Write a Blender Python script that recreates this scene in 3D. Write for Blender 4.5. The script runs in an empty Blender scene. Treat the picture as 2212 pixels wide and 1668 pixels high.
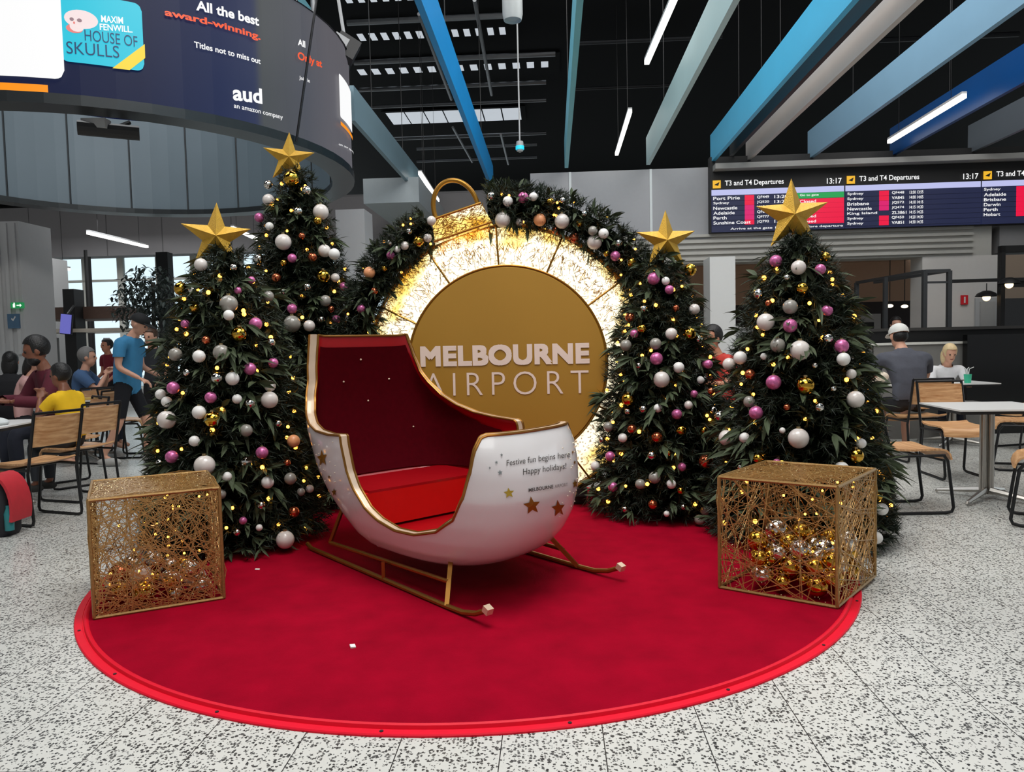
import bpy, math, random
import numpy as np
from mathutils import Vector, Matrix, Euler

# ------------------------------------------------------------------ camera, world, lights, exposure
W, H, F = 2212, 1668, 1600.0
CAMH, PITCH, ROLL, YAW = 1.3, 0.0557, -0.0223, -0.0555
PI = math.pi
scene = bpy.context.scene
col = scene.collection
CF = np.array([0, math.cos(PITCH), -math.sin(PITCH)])
_R = np.array([1.0, 0, 0]); _U = np.cross(_R, CF)
CR = _R * math.cos(ROLL) + _U * math.sin(ROLL)
CU = -_R * math.sin(ROLL) + _U * math.cos(ROLL)
cam = bpy.data.objects.new('camera', bpy.data.cameras.new('camera'))
col.objects.link(cam)
cam.data.sensor_fit = 'HORIZONTAL'; cam.data.sensor_width = 36.0
cam.data.lens = F / W * 36.0
cam.data.clip_start = .05; cam.data.clip_end = 300
m = Matrix.Identity(4)
for i in range(3):
    m[i][0], m[i][1], m[i][2] = CR[i], CU[i], -CF[i]
m[2][3] = CAMH
cam.matrix_world = m
scene.camera = cam
scene.view_settings.view_transform = 'Standard'
scene.view_settings.look = 'None'
scene.view_settings.gamma = 1.0
scene.view_settings.use_curve_mapping = False
scene.view_settings.exposure = 0.0

world = bpy.data.worlds.new('daylight'); scene.world = world
world.use_nodes = True
_wn = world.node_tree; _bg = _wn.nodes['Background']; _bg.inputs[1].default_value = 1.0
# bright open sky beyond the windows (ahead), a dimmer hall behind
_tc = _wn.nodes.new('ShaderNodeTexCoord'); _sx = _wn.nodes.new('ShaderNodeSeparateXYZ'); _cr = _wn.nodes.new('ShaderNodeValToRGB')
_mr = _wn.nodes.new('ShaderNodeMapRange'); _mr.inputs['From Min'].default_value = -1; _mr.inputs['From Max'].default_value = 1
_wn.links.new(_tc.outputs['Generated'], _sx.inputs[0]); _wn.links.new(_sx.outputs[1], _mr.inputs['Value']); _wn.links.new(_mr.outputs['Result'], _cr.inputs[0]); _wn.links.new(_cr.outputs[0], _bg.inputs[0])
_cr.color_ramp.elements[0].position = .35; _cr.color_ramp.elements[0].color = (.27, .28, .29, 1)
_cr.color_ramp.elements[1].position = .7; _cr.color_ramp.elements[1].color = (1.0, 1.12, 1.18, 1)

def area(name, loc, size, power, color=(1, 1, 1), rot=(0, 0, 0)):
    l = bpy.data.lights.new(name, 'AREA'); l.shape = 'RECTANGLE'
    l.size, l.size_y = size; l.energy = power; l.color = color
    o = bpy.data.objects.new(name, l); col.objects.link(o)
    o.location = loc; o.rotation_euler = rot
    return o
area('fill_over_display', (0.2, 3.0, 6.9), (3.6, 3), 430, (1, .985, .96), (0.05, 0, 0))  # added overhead fill for the display; the roof has no opening here
area('fill_over_entrance', (0.0, -1.5, 6.9), (5, 4), 170, (1, .985, .96), (0.35, 0, 0))  # unseen fill added above and behind the camera
area('fill_over_seating_left', (-5.0, 6.0, 6.9), (4, 4), 220, (.97, .985, 1))  # added area lamp to brighten the left seating and its floor
area('fill_over_seating_right', (5.0, 7.0, 6.9), (6, 5), 330, (1, .985, .96))  # added fill for the right seating, not an actual roof light
area('fill_far_concourse', (-8.0, 14.0, 3.9), (4, 3), 120, (.97, .985, 1))  # added low panel that brightens the far left concourse
area('fill_back_wall', (1.5, 8.8, 7.2), (7, 2), 165, (1, .985, .96), (.45, 0, 0))  # extra area lamp added to lift the back wall
area('ring_fill', (-4.34, 8.36, 6.8), (2.2, 2.2), 25, (.92, .97, 1))  # added lamp above the ring to brighten its inner panels

# ------------------------------------------------------------------ measuring helpers
def ray(x, y):
    return CF * F + CR * (x - W / 2) - CU * (y - H / 2)
def at(x, y, Y):
    d = ray(x, y); t = Y / d[1]
    return Vector((d[0] * t, Y, CAMH + d[2] * t))
def gnd(x, y, z=0.0):
    d = ray(x, y); t = (z - CAMH) / d[2]
    return Vector((d[0] * t, d[1] * t, z))
BT = Vector((math.cos(YAW), math.sin(YAW), 0)); BN = Vector((-math.sin(YAW), math.cos(YAW), 0))
def B(a, d, z=0.0):
    """a point in the building's own axes: a along the walls, d into the hall"""
    return BT * a + BN * d + Vector((0, 0, z))
def ab(x, y, d):
    """where the sight line of a measured point meets the wall plane d into the hall: (a, z)"""
    r = Vector(ray(x, y)); t = d / r.dot(BN)
    P = r * t
    return P.dot(BT), P.z + CAMH

# ------------------------------------------------------------------ materials
def lin(c):
    r = []
    for v in c[:3]:
        v = v / 255.0
        r.append(v / 12.92 if v <= .04045 else ((v + .055) / 1.055) ** 2.4)
    return tuple(r) + (1.0,)
MATS = {}
def pm(name, c, rough=.5, metal=0.0, var=.12, scale=18.0, bump=0.0, bscale=60.0, emit=None, estr=0.0, spec=.5, coat=0.0, sheen=0.0, trans=0.0):
    """a principled material whose colour wanders a little with noise"""
    if name in MATS: return MATS[name]
    m = bpy.data.materials.new(name); m.use_nodes = True
    nt = m.node_tree; b = nt.nodes['Principled BSDF']
    L = lin(c)
    tc = nt.nodes.new('ShaderNodeTexCoord')
    n = nt.nodes.new('ShaderNodeTexNoise'); n.inputs['Scale'].default_value = scale; n.inputs['Detail'].default_value = 3
    nt.links.new(tc.outputs['Object'], n.inputs['Vector'])
    mx = nt.nodes.new('ShaderNodeMix'); mx.data_type = 'RGBA'
    mx.inputs['A'].default_value = tuple(max(0, v * (1 - var)) for v in L[:3]) + (1,)
    mx.inputs['B'].default_value = tuple(min(1, v * (1 + var)) for v in L[:3]) + (1,)
    nt.links.new(n.outputs['Fac'], mx.inputs['Factor'])
    nt.links.new(mx.outputs['Result'], b.inputs['Base Color'])
    b.inputs['Roughness'].default_value = rough; b.inputs['Metallic'].default_value = metal
    b.inputs['Specular IOR Level'].default_value = spec
    if coat: b.inputs['Coat Weight'].default_value = coat; b.inputs['Coat Roughness'].default_value = .06
    if sheen: b.inputs['Sheen Weight'].default_value = sheen
    if trans: b.inputs['Transmission Weight'].default_value = trans
    if bump:
        n2 = nt.nodes.new('ShaderNodeTexNoise'); n2.inputs['Scale'].default_value = bscale; n2.inputs['Detail'].default_value = 2
        nt.links.new(tc.outputs['Object'], n2.inputs['Vector'])
        bp = nt.nodes.new('ShaderNodeBump'); bp.inputs['Strength'].default_value = bump; bp.inputs['Distance'].default_value = .01
        nt.links.new(n2.outputs['Fac'], bp.inputs['Height']); nt.links.new(bp.outputs['Normal'], b.inputs['Normal'])
    if emit is not None:
        b.inputs['Emission Color'].default_value = lin(emit); b.inputs['Emission Strength'].default_value = estr
    MATS[name] = m
    return m
def glow(name, c, s, base=None):
    return pm(name, base or c, .5, emit=c, estr=s)

# ------------------------------------------------------------------ mesh builder
class MB:
    def __init__(s): s.v = []; s.f = []
    def add(s, vs, fs):
        o = len(s.v); s.v += [tuple(p) for p in vs]; s.f += [tuple(i + o for i in f) for f in fs]
        return s
    def box(s, c, size, rot=None, axes=None):
        c = Vector(c); hx, hy, hz = size[0] / 2, size[1] / 2, size[2] / 2
        if axes: ax = [Vector(a) for a in axes]
        else:
            M = rot if isinstance(rot, Matrix) else (Euler(rot).to_matrix() if rot else Matrix.Identity(3))
            ax = [M @ Vector((1, 0, 0)), M @ Vector((0, 1, 0)), M @ Vector((0, 0, 1))]
        vs = [c + ax[0] * (i * hx) + ax[1] * (j * hy) + ax[2] * (k * hz) for k in (-1, 1) for j in (-1, 1) for i in (-1, 1)]
        return s.add(vs, [(0, 2, 3, 1), (4, 5, 7, 6), (0, 1, 5, 4), (2, 6, 7, 3), (0, 4, 6, 2), (1, 3, 7, 5)])
    def tube(s, pts, r, n=8, closed=False, cap=True, rs=None):
        P = [Vector(p) for p in pts]; k = len(P)
        if k < 2: return s
        rings = []; up = None
        for i in range(k):
            if closed: t = (P[(i + 1) % k] - P[i - 1])
            else: t = P[min(i + 1, k - 1)] - P[max(i - 1, 0)]
            if t.length < 1e-9: t = Vector((0, 0, 1))
            t.normalize()
            if up is None:
                up = Vector((0, 0, 1)) if abs(t.z) < .9 else Vector((1, 0, 0))
            a = (up - t * up.dot(t))
            if a.length < 1e-6: a = t.orthogonal()
            a.normalize(); up = a; b = t.cross(a)
            rr = rs[i] if rs else r
            rings.append([P[i] + (a * math.cos(2 * PI * j / n + PI / n) + b * math.sin(2 * PI * j / n + PI / n)) * rr for j in range(n)])
        vs = [v for R in rings for v in R]; fs = []
        for i in range(k if closed else k - 1):
            i2 = (i + 1) % k
            for j in range(n):
                j2 = (j + 1) % n
                fs.append((i * n + j, i * n + j2, i2 * n + j2, i2 * n + j))
        if cap and not closed:
            fs.append(tuple(range(n - 1, -1, -1))); fs.append(tuple((k - 1) * n + j for j in range(n)))
        return s.add(vs, fs)
    def lathe(s, prof, c=(0, 0, 0), n=24, M=None):
        c = Vector(c); M = M or Matrix.Identity(3); vs = []; fs = []
        for r, z in prof:
            for j in range(n):
                vs.append(c + M @ Vector((r * math.cos(2 * PI * j / n), r * math.sin(2 * PI * j / n), z)))
        k = len(prof)
        for i in range(k - 1):
            for j in range(n):
                j2 = (j + 1) % n
                fs.append((i * n + j, i * n + j2, (i + 1) * n + j2, (i + 1) * n + j))
        fs.append(tuple(range(n - 1, -1, -1))); fs.append(tuple((k - 1) * n + j for j in range(n)))
        return s.add(vs, fs)
    def ball(s, c, r, nu=16, nv=10, sc=(1, 1, 1), M=None):
        c = Vector(c); M = M or Matrix.Identity(3)
        vs = [c + M @ Vector((0, 0, r * sc[2]))]; fs = []
        for i in range(1, nv):
            a = PI * i / nv
            for j in range(nu):
                b = 2 * PI * j / nu
                vs.append(c + M @ Vector((r * sc[0] * math.sin(a) * math.cos(b), r * sc[1] * math.sin(a) * math.sin(b), r * sc[2] * math.cos(a))))
        vs.append(c + M @ Vector((0, 0, -r * sc[2])))
        for j in range(nu): fs.append((0, 1 + j, 1 + (j + 1) % nu))
        for i in range(nv - 2):
            for j in range(nu):
                a = 1 + i * nu; b = a + nu
                fs.append((a + j, b + j, b + (j + 1) % nu, a + (j + 1) % nu))
        e = len(vs) - 1; a = 1 + (nv - 2) * nu
        for j in range(nu): fs.append((e, a + (j + 1) % nu, a + j))
        return s.add(vs, fs)
    def prism(s, poly, thick, org=(0, 0, 0), ax=(1, 0, 0), ay=(0, 0, 1), cap=True):
        """a 2D outline in the ax/ay plane, extruded by thick along ax x ay"""
        org = Vector(org); ax = Vector(ax); ay = Vector(ay); nz = ax.cross(ay).normalized() * thick
        k = len(poly)
        a = [org + ax * p[0] + ay * p[1] for p in poly]
        vs = a + [p + nz for p in a]
        fs = [tuple(range(k - 1, -1, -1)), tuple(range(k, 2 * k))]
        fs += [(i, (i + 1) % k, (i + 1) % k + k, i + k) for i in range(k)]
        return s.add(vs, fs)
    def grid(s, rows, closed=False):
        """a sheet through rows of equally many points"""
        n = len(rows[0]); vs = [p for r in rows for p in r]; fs = []
        for i in range(len(rows) - 1):
            for j in range(n if closed else n - 1):
                j2 = (j + 1) % n
                fs.append((i * n + j, i * n + j2, (i + 1) * n + j2, (i + 1) * n + j))
        return s.add(vs, fs)
    def build(s, name, mat, parent=None, smooth=False, local=False):
        vs = s.v
        if parent is not None and not local:
            Mi = WM[parent.name].inverted()
            vs = [tuple(Mi @ Vector(p)) for p in vs]
        me = bpy.data.meshes.new(name)
        me.from_pydata([tuple(p) for p in vs], [], s.f); me.update()
        if smooth:
            me.polygons.foreach_set('use_smooth', [True] * len(me.polygons))
            try: me.set_sharp_from_angle(angle=math.radians(40))
            except Exception: pass
        return link(name, me, mat, parent)
WM = {}
def link(name, me, mat, parent=None):
    o = bpy.data.objects.new(name, me); col.objects.link(o)
    for mm in (mat if isinstance(mat, (list, tuple)) else [mat]):
        if mm: me.materials.append(mm)
    if parent is not None:
        o.parent = parent; WM[o.name] = WM[parent.name]
    else:
        WM[o.name] = Matrix.Identity(4)
    return o
def tag(o, label, cat, group=None, kind=None):
    if label: o['label'] = label
    if cat: o['category'] = cat
    if group: o['group'] = group
    if kind: o['kind'] = kind
    return o
def thing(name, label, cat, loc=(0, 0, 0), rz=0.0, group=None):
    o = bpy.data.objects.new(name, None); col.objects.link(o)
    o.empty_display_size = .1
    o.location = loc; o.rotation_euler = (0, 0, rz)
    WM[o.name] = Matrix.Translation(Vector(loc)) @ Matrix.Rotation(rz, 4, 'Z')
    return tag(o, label, cat, group)
def struct(o): o['kind'] = 'structure'; return o
def dup(root, loc, rz, label, group=None):
    r = root.copy(); col.objects.link(r); r.location = loc; r.rotation_euler = (0, 0, rz)
    WM[r.name] = Matrix.Translation(Vector(loc)) @ Matrix.Rotation(rz, 4, 'Z')
    r['label'] = label
    if group: r['group'] = group
    for ch in list(root.children):
        c = ch.copy(); col.objects.link(c); c.parent = r
        for g in list(ch.children):
            k = g.copy(); col.objects.link(k); k.parent = c
    return r
def text_pts(body, size, bold=0.0, align='LEFT', space=1.0, shear=0.0):
    """a string as flat polygons: (2D points, faces)"""
    cu = bpy.data.curves.new('lettering', 'FONT'); cu.body = body; cu.size = size
    cu.align_x = align; cu.offset = bold; cu.space_character = space; cu.shear = shear
    cu.resolution_u = 4
    o = bpy.data.objects.new('lettering', cu); col.objects.link(o)
    dg = bpy.context.evaluated_depsgraph_get(); dg.update()
    me = o.evaluated_get(dg).to_mesh()
    pts = [(v.co.x, v.co.y) for v in me.vertices]; fs = [tuple(p.vertices) for p in me.polygons]
    o.evaluated_get(dg).to_mesh_clear()
    bpy.data.objects.remove(o); bpy.data.curves.remove(cu)
    return pts, fs
def fit_text(body, x0, x1, y0, y1, bold=0.0, space=1.0):
    """a string stretched to a box in 2D"""
    pts, fs = text_pts(body, 1.0, bold, space=space)
    if not pts: return [], []
    a = np.array(pts); lo = a.min(0); hi = a.max(0)
    a = (a - lo) / (hi - lo); a[:, 0] = x0 + a[:, 0] * (x1 - x0); a[:, 1] = y0 + a[:, 1] * (y1 - y0)
    return [tuple(p) for p in a], fs
def star2(r, inner=.42, rot=PI / 2):
    return [((r if i % 2 == 0 else r * inner) * math.cos(rot + PI * i / 5), (r if i % 2 == 0 else r * inner) * math.sin(rot + PI * i / 5)) for i in range(10)]
def lerp(tab, x):
    """piecewise linear table lookup"""
    return float(np.interp(x, [t[0] for t in tab], [t[1] for t in tab]))

# ------------------------------------------------------------------ the setting
def floor_material():
    m = bpy.data.materials.new('terrazzo'); m.use_nodes = True
    nt = m.node_tree; N = nt.nodes; Lk = nt.links; b = N['Principled BSDF']
    tc = N.new('ShaderNodeTexCoord')
    def vor(scale, rnd):
        v = N.new('ShaderNodeTexVoronoi'); v.inputs['Scale'].default_value = scale; v.inputs['Randomness'].default_value = rnd
        Lk.new(tc.outputs['Object'], v.inputs['Vector']); return v
    def math_(op, a, bb=None, clamp=False):
        n = N.new('ShaderNodeMath'); n.operation = op; n.use_clamp = clamp
        for i, x in enumerate((a, bb)):
            if x is None: continue
            if isinstance(x, (int, float)): n.inputs[i].default_value = x
            else: Lk.new(x, n.inputs[i])
        return n.outputs[0]
    def mix(f, A, Bc):
        n = N.new('ShaderNodeMix'); n.data_type = 'RGBA'
        Lk.new(f, n.inputs['Factor'])
        for k, x in (('A', A), ('B', Bc)):
            if isinstance(x, tuple): n.inputs[k].default_value = x
            else: Lk.new(x, n.inputs[k])
        return n.outputs['Result']
    # warp the cells a little so that chips look broken
    wn = N.new('ShaderNodeTexNoise'); wn.inputs['Scale'].default_value = 130; wn.inputs['Detail'].default_value = 1
    Lk.new(tc.outputs['Object'], wn.inputs['Vector'])
    wm = N.new('ShaderNodeVectorMath'); wm.operation = 'MULTIPLY_ADD'; wm.inputs[1].default_value = (.012, .012, 0)
    Lk.new(wn.outputs['Color'], wm.inputs[0]); Lk.new(tc.outputs['Object'], wm.inputs[2])
    v1 = vor(84, 1.0); v2 = vor(130, 1.0)
    Lk.new(wm.outputs[0], v1.inputs['Vector']); Lk.new(wm.outputs[0], v2.inputs['Vector'])
    s1 = N.new('ShaderNodeSeparateColor'); Lk.new(v1.outputs['Color'], s1.inputs[0])
    s2 = N.new('ShaderNodeSeparateColor'); Lk.new(v2.outputs['Color'], s2.inputs[0])
    dark1 = math_('MULTIPLY', math_('LESS_THAN', s1.outputs[0], .46), math_('LESS_THAN', v1.outputs['Distance'], .46))
    dark2 = math_('MULTIPLY', math_('LESS_THAN', s2.outputs[0], .22), math_('LESS_THAN', v2.outputs['Distance'], .45))
    n0 = N.new('ShaderNodeTexNoise'); n0.inputs['Scale'].default_value = 1.1; n0.inputs['Detail'].default_value = 3
    Lk.new(tc.outputs['Object'], n0.inputs['Vector'])
    base = mix(n0.outputs['Fac'], lin((188, 189, 184)), lin((214, 214, 208)))
    chip = mix(s1.outputs[1], lin((26, 28, 30)), lin((84, 84, 82)))
    c = mix(dark1, base, chip)
    c = mix(dark2, c, lin((88, 89, 88)))
    # joints, in the hall's own axes
    mp = N.new('ShaderNodeMapping'); mp.vector_type = 'TEXTURE'; mp.inputs['Rotation'].default_value = (0, 0, YAW)
    Lk.new(tc.outputs['Object'], mp.inputs['Vector'])
    sx = N.new('ShaderNodeSeparateXYZ'); Lk.new(mp.outputs['Vector'], sx.inputs[0])
    def joint(o, off, step, half):
        f = math_('FRACT', math_('ADD', math_('DIVIDE', math_('SUBTRACT', o, off), step), 100.5))
        return math_('LESS_THAN', math_('ABSOLUTE', math_('SUBTRACT', f, .5)), half / step)
    j1 = joint(sx.outputs[0], -1.862, .3343, .0018)
    j2 = joint(sx.outputs[1], 3.992, .6111, .0012)
    c = mix(j1, c, lin((38, 38, 38)))
    c = mix(j2, c, lin((92, 92, 90)))
    Lk.new(c, b.inputs['Base Color'])
    b.inputs['Roughness'].default_value = .32; b.inputs['Specular IOR Level'].default_value = .45
    return m
fl = MB().box((0, 17, -.05), (60, 52, .1)).build('floor', floor_material()); struct(fl)

M_white = pm('painted_white', (212, 212, 210), .6, var=.03)
M_lgrey = pm('painted_light_grey', (176, 177, 178), .6, var=.03)
M_grey = pm('painted_grey', (128, 127, 128), .6, var=.04)
M_dgrey = pm('painted_dark_grey', (84, 83, 84), .6, var=.05)
M_black = pm('matt_black', (14, 14, 15), .55, var=.2)
M_roof = pm('black_roof_deck', (5, 6, 8), .8, var=.3, spec=.15)
M_steel = pm('brushed_steel', (170, 165, 158), .3, .9, var=.06)
M_dsteel = pm('dark_tube_steel', (24, 24, 26), .4, .3, var=.1)
M_chrome = pm('galvanised_pipe', (120, 122, 125), .35, .8, var=.08)

def wallbox(name, mat, a0, a1, d0, d1, z0, z1):
    o = MB().box(B((a0 + a1) / 2, (d0 + d1) / 2, (z0 + z1) / 2), (a1 - a0, d1 - d0, z1 - z0), (0, 0, YAW)).build(name, mat)
    return struct(o)
def bbox_(mb, a0, a1, d0, d1, z0, z1):
    return mb.box(B((a0 + a1) / 2, (d0 + d1) / 2, (z0 + z1) / 2), (a1 - a0, d1 - d0, z1 - z0), (0, 0, YAW))

wallbox('ceiling', M_roof, -26, 22, -6, 17.3, 7.5, 7.7)
wallbox('ceiling_rear', M_roof, -8.5, 22, 17.3, 36, 7.5, 7.7)
wallbox('wall_far', M_roof, -8.5, 22, 35.5, 35.8, 3.8, 7.5)
wallbox('wall_far_left', M_roof, -14, -6.5, 17.0, 17.3, 4.6, 7.5)
# right wall: white upper wall, departures bulkhead, opening to the shop below
DW = 12.5
def pz(x, y): return ab(x, y, DW)[1]
aw0 = ab(1147, 460, DW)[0]; aw1 = ab(1536, 440, DW)[0]; aw2 = 11.5
zt = pz(1400, 366)
wallbox('wall_back', pm('hall_wall_grey', (156, 157, 161), .6, var=.03), aw0, aw1, DW, DW + .4, pz(1400, 520), zt)
for px in (1232, 1406):
    a_ = ab(px, 420, DW)[0]
    wallbox('trim_1', pm('wall_joint', (206, 212, 214), .5, var=.02), a_ - .02, a_ + .02, DW - .012, DW, pz(1400, 505), zt)
wallbox('trim_2', pm('fascia_grey', (150, 150, 148), .6, var=.03), aw1, aw2, DW - .35, DW + .4, pz(1540, 375), zt - .02)
zb0, zb1 = pz(1600, 566), pz(1540, 505)
slat = MB()
bbox_(slat, ab(1147, 540, DW)[0], ab(2142, 520, DW)[0], DW, DW + .4, zb0, zb1)
for k in range(5):
    z = zb0 + (zb1 - zb0) * (k + .55) / 5
    bbox_(slat, ab(1290, 540, DW)[0], ab(2100, 520, DW)[0], DW - .05, DW, z - .012, z + .035)
struct(slat.build('wall_back_bulkhead', pm('slatted_grey', (176, 174, 168), .55, var=.04)))
ap0 = ab(1992, 620, DW)[0]; ap1 = ab(2166, 620, DW)[0]
wallbox('wall_right', pm('pier_white', (202, 198, 194), .6, var=.03), ap0, ap1, DW, DW + .4, 0, zb0)
wallbox('wall_right_upper', M_grey, ap1 - .06, aw2, DW, DW + .4, pz(2180, 545), pz(1540, 375))
# shop behind the opening
M_beige = pm('warm_plaster', (206, 172, 146), .7, var=.04)
M_brown = pm('dark_brown_joinery', (40, 27, 24), .5, var=.2)
sa0 = ab(1300, 600, DW)[0]
wallbox('wall_shop_back', M_brown, sa0 - 1, ap0 + 6, 16.4, 16.6, 0, 2.05)
wallbox('wall_shop_upper', M_beige, sa0 - 1, ap0 + 6, 16.4, 16.6, 2.05, 3.4)
wallbox('ceiling_shop', M_beige, sa0 - 1, ap0 + 1.5, DW + .4, 16.6, 2.9, 3.0)
wallbox('wall_shop_side', M_beige, sa0 - 1.2, sa0 - 1, DW + .4, 16.6, 0, 3.0)
c0, c1 = ab(1528, 630, DW - .4)[0], ab(1582, 630, DW - .4)[0]
wallbox('column_1', pm('column_white', (216, 217, 216), .5, var=.02), c0, c1, DW - .6, DW - .1, 0, pz(1560, 563))
wallbox('column_2', pm('column_pale', (196, 197, 199), .5, var=.02), ab(728, 560, 11)[0], ab(790, 560, 11)[0], 11, 11.5, 0, ab(760, 452, 11)[1])
# right-hand street door and window beyond the pier
dr = thing('door_1', None, None, B(ab(2128, 680, DW)[0], DW - .02), YAW)
dr['kind'] = 'structure'
d0, d1 = ab(2112, 680, DW)[0], ab(2144, 680, DW)[0]; dz = pz(2128, 652)
bbox_(MB(), d0 - .06, d1 + .06, DW - .05, DW - .01, 0, dz + .06).build('door_frame', M_lgrey, dr)
bbox_(MB(), d0, d1, DW - .08, DW - .05, 0, dz).build('door_leaf', pm('door_grey', (168, 166, 164), .5, var=.03), dr)
MB().ball(B(d0 + .05, DW - .1, 1.0), .03, 10, 6).build('door_knob', M_steel, dr)

# left end: bulkhead, windows, pillar
DL = 16.0
la0 = -13.5; la1 = ab(950, 500, DL)[0] + .6
zl0, zl1 = ab(400, 548, DL)[1], ab(400, 452, DL)[1]
wallbox('wall_left_bulkhead', pm('bulkhead_grey', (118, 116, 118), .6, var=.03), la0, aw0 + .4, DL, DL + .4, zl0, zl1 + .15)
for px in (230, 350, 500, 620): 
    a_ = ab(px, 500, DL)[0]
    wallbox('trim_3', M_dgrey, a_ - .008, a_ + .008, DL - .006, DL, zl0, zl1)
sil = ab(400, 690, 17.2)[1]
wallbox('wall_left_sill', M_lgrey, la0, aw0 + 2, 17.0, 17.3, 0, .45)
M_pane = bpy.data.materials.new('window_pane'); M_pane.use_nodes = True
_n = M_pane.node_tree; _b = _n.nodes['Principled BSDF']; _o = _n.nodes['Material Output']
_tr = _n.nodes.new('ShaderNodeBsdfTransparent'); _tr.inputs[0].default_value = (.93, .98, 1, 1)
_gl = _n.nodes.new('ShaderNodeBsdfGlossy'); _gl.inputs['Roughness'].default_value = .02
_fr = _n.nodes.new('ShaderNodeFresnel'); _fr.inputs[0].default_value = 1.35
_mx = _n.nodes.new('ShaderNodeMixShader')
_n.links.new(_fr.outputs[0], _mx.inputs[0]); _n.links.new(_tr.outputs[0], _mx.inputs[1]); _n.links.new(_gl.outputs[0], _mx.inputs[2])
_n.links.new(_mx.outputs[0], _o.inputs['Surface']); _n.nodes.remove(_b)
wx = [62, 108, 186, 262, 345, 420, 520, 640, 730, 850, 960]
wz = ab(400, 548, 17.1)[1] + .25
for i in range(len(wx) - 1):
    a0, a1 = ab(wx[i], 600, 17.1)[0], ab(wx[i + 1], 600, 17.1)[0]
    w = thing('window_%d' % (i + 1), None, None, B((a0 + a1) / 2, 17.1, .45), YAW); w['kind'] = 'structure'
    fm = MB()
    for (p, q, r_, s_) in ((a0, a0 + .07, .45, wz), (a1 - .07, a1, .45, wz), (a0, a1, wz - .07, wz), (a0, a1, .45, .52), (a0, a1, 1.78, 1.86), (a0, a1, 3.0, 3.05)):
        bbox_(fm, p, q, 17.05, 17.15, r_, s_)
    fm.build('window_frame', pm('window_frame_white', (214, 214, 206), .5, var=.03), w)
    bbox_(MB(), a0 + .06, a1 - .06, 17.09, 17.1, .5, wz - .05).build('window_glass', M_pane, w)
wallbox('wall_left_top', M_grey, la0, aw0 + .4, 17.0, 17.3, wz, zl1 + .4)
# ribbed pillar at the left edge
pa0, pa1 = ab(-60, 600, 10.5)[0], ab(46, 600, 10.5)[0]
pl = MB(); bbox_(pl, pa0, pa1, 10.5, 11.2, 0, ab(20, 478, 10.5)[1])
for k in range(5):
    a_ = pa1 - .04 - k * .125
    bbox_(pl, a_ - .05, a_, 10.47, 10.5, 1.32, ab(20, 482, 10.5)[1])
struct(pl.build('column_3', pm('pillar_panel', (190, 190, 190), .5, var=.03)))
wallbox('wall_left', M_white, -13.8, -13.5, 0, 18, 0, 7.5)
wallbox('wall_left_grey_block', pm('grey_block', (146, 146, 146), .6, var=.03), ab(75, 600, 14)[0], ab(104, 600, 14)[0], 14, 14.6, 0, ab(90, 556, 14)[1])
# grey beams at the back left, over the windows
wallbox('beam_1', pm('beam_pale', (166, 176, 180), .5, var=.04), ab(785, 420, 13)[0], ab(905, 420, 13)[0], 13, 16, ab(850, 438, 13)[1], ab(850, 384, 13)[1])

# ------------------------------------------------------------------ roof services
def pipe(name, pts, r, label, cat, group=None, mat=None):
    return tag(MB().tube(pts, r, 8).build(name, mat or M_chrome), label, cat, group)
ords = ['first', 'second', 'third', 'fourth', 'fifth', 'sixth', 'seventh', 'eighth', 'ninth', 'tenth', 'eleventh', 'twelfth']
for k, (y, x0, x1, z, r) in enumerate(((58, 750, 1120, 7.1, .05), (140, 765, 1200, 7.0, .05), (197, 770, 1180, 7.0, .045), (233, 790, 1180, 6.9, .04), (300, 850, 1180, 6.9, .045), (322, 900, 1160, 6.8, .04), (348, 900, 1160, 6.8, .04), (110, 1250, 1560, 7.1, .04), (205, 1240, 1480, 7.0, .035), (118, 1900, 2200, 7.1, .05))):
    Y = (z - CAMH) * F / (742 - y)
    P = at(x0, y, Y); d_ = P.dot(BN)
    xa, xb = ab(x0, y, d_)[0], ab(x1, y, d_)[0]
    nm = ('%s grey cross pipe up from the garland under the black roof' % ords[6 - k]) if k < 7 else ['faint cross pipe between the pale teal baffles', 'lower faint cross pipe beside the hanging light', 'faint cross pipe behind the far right baffles'][k - 7]
    tag(MB().tube([B(xa, d_, z), B(xb, d_, z)], r, 8).build('roof_pipe', M_chrome if k < 7 else pm('dim_pipe', (50, 52, 55), .5, .5)), nm, 'pipe', 'cross pipes under the roof')
for k, (x0, y0, x1, y1, z) in enumerate(((905, 30, 975, 215, 6.6), (1025, 0, 1062, 205, 6.5), (978, 275, 1020, 350, 6.4), (1082, 290, 1098, 355, 6.4))):
    Pa = at(x0, y0, (z - CAMH) * F / (742 - y0)); Pb = at(x1, y1, (z - CAMH) * F / (742 - y1))
    tag(MB().tube([Pa, Pb], .03, 6).build('roof_rail', M_chrome), ['steel rail running back under the roof, beside the screen ring', 'steel rail running back just right of the bright blue baffle', 'short steel rail right of the blue baffle low over the loop', 'short steel rail left of the small hanging camera'][k], 'rail', 'rails running back under the roof')
M_slot = glow('roof_daylight', (215, 222, 230), .62)
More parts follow.
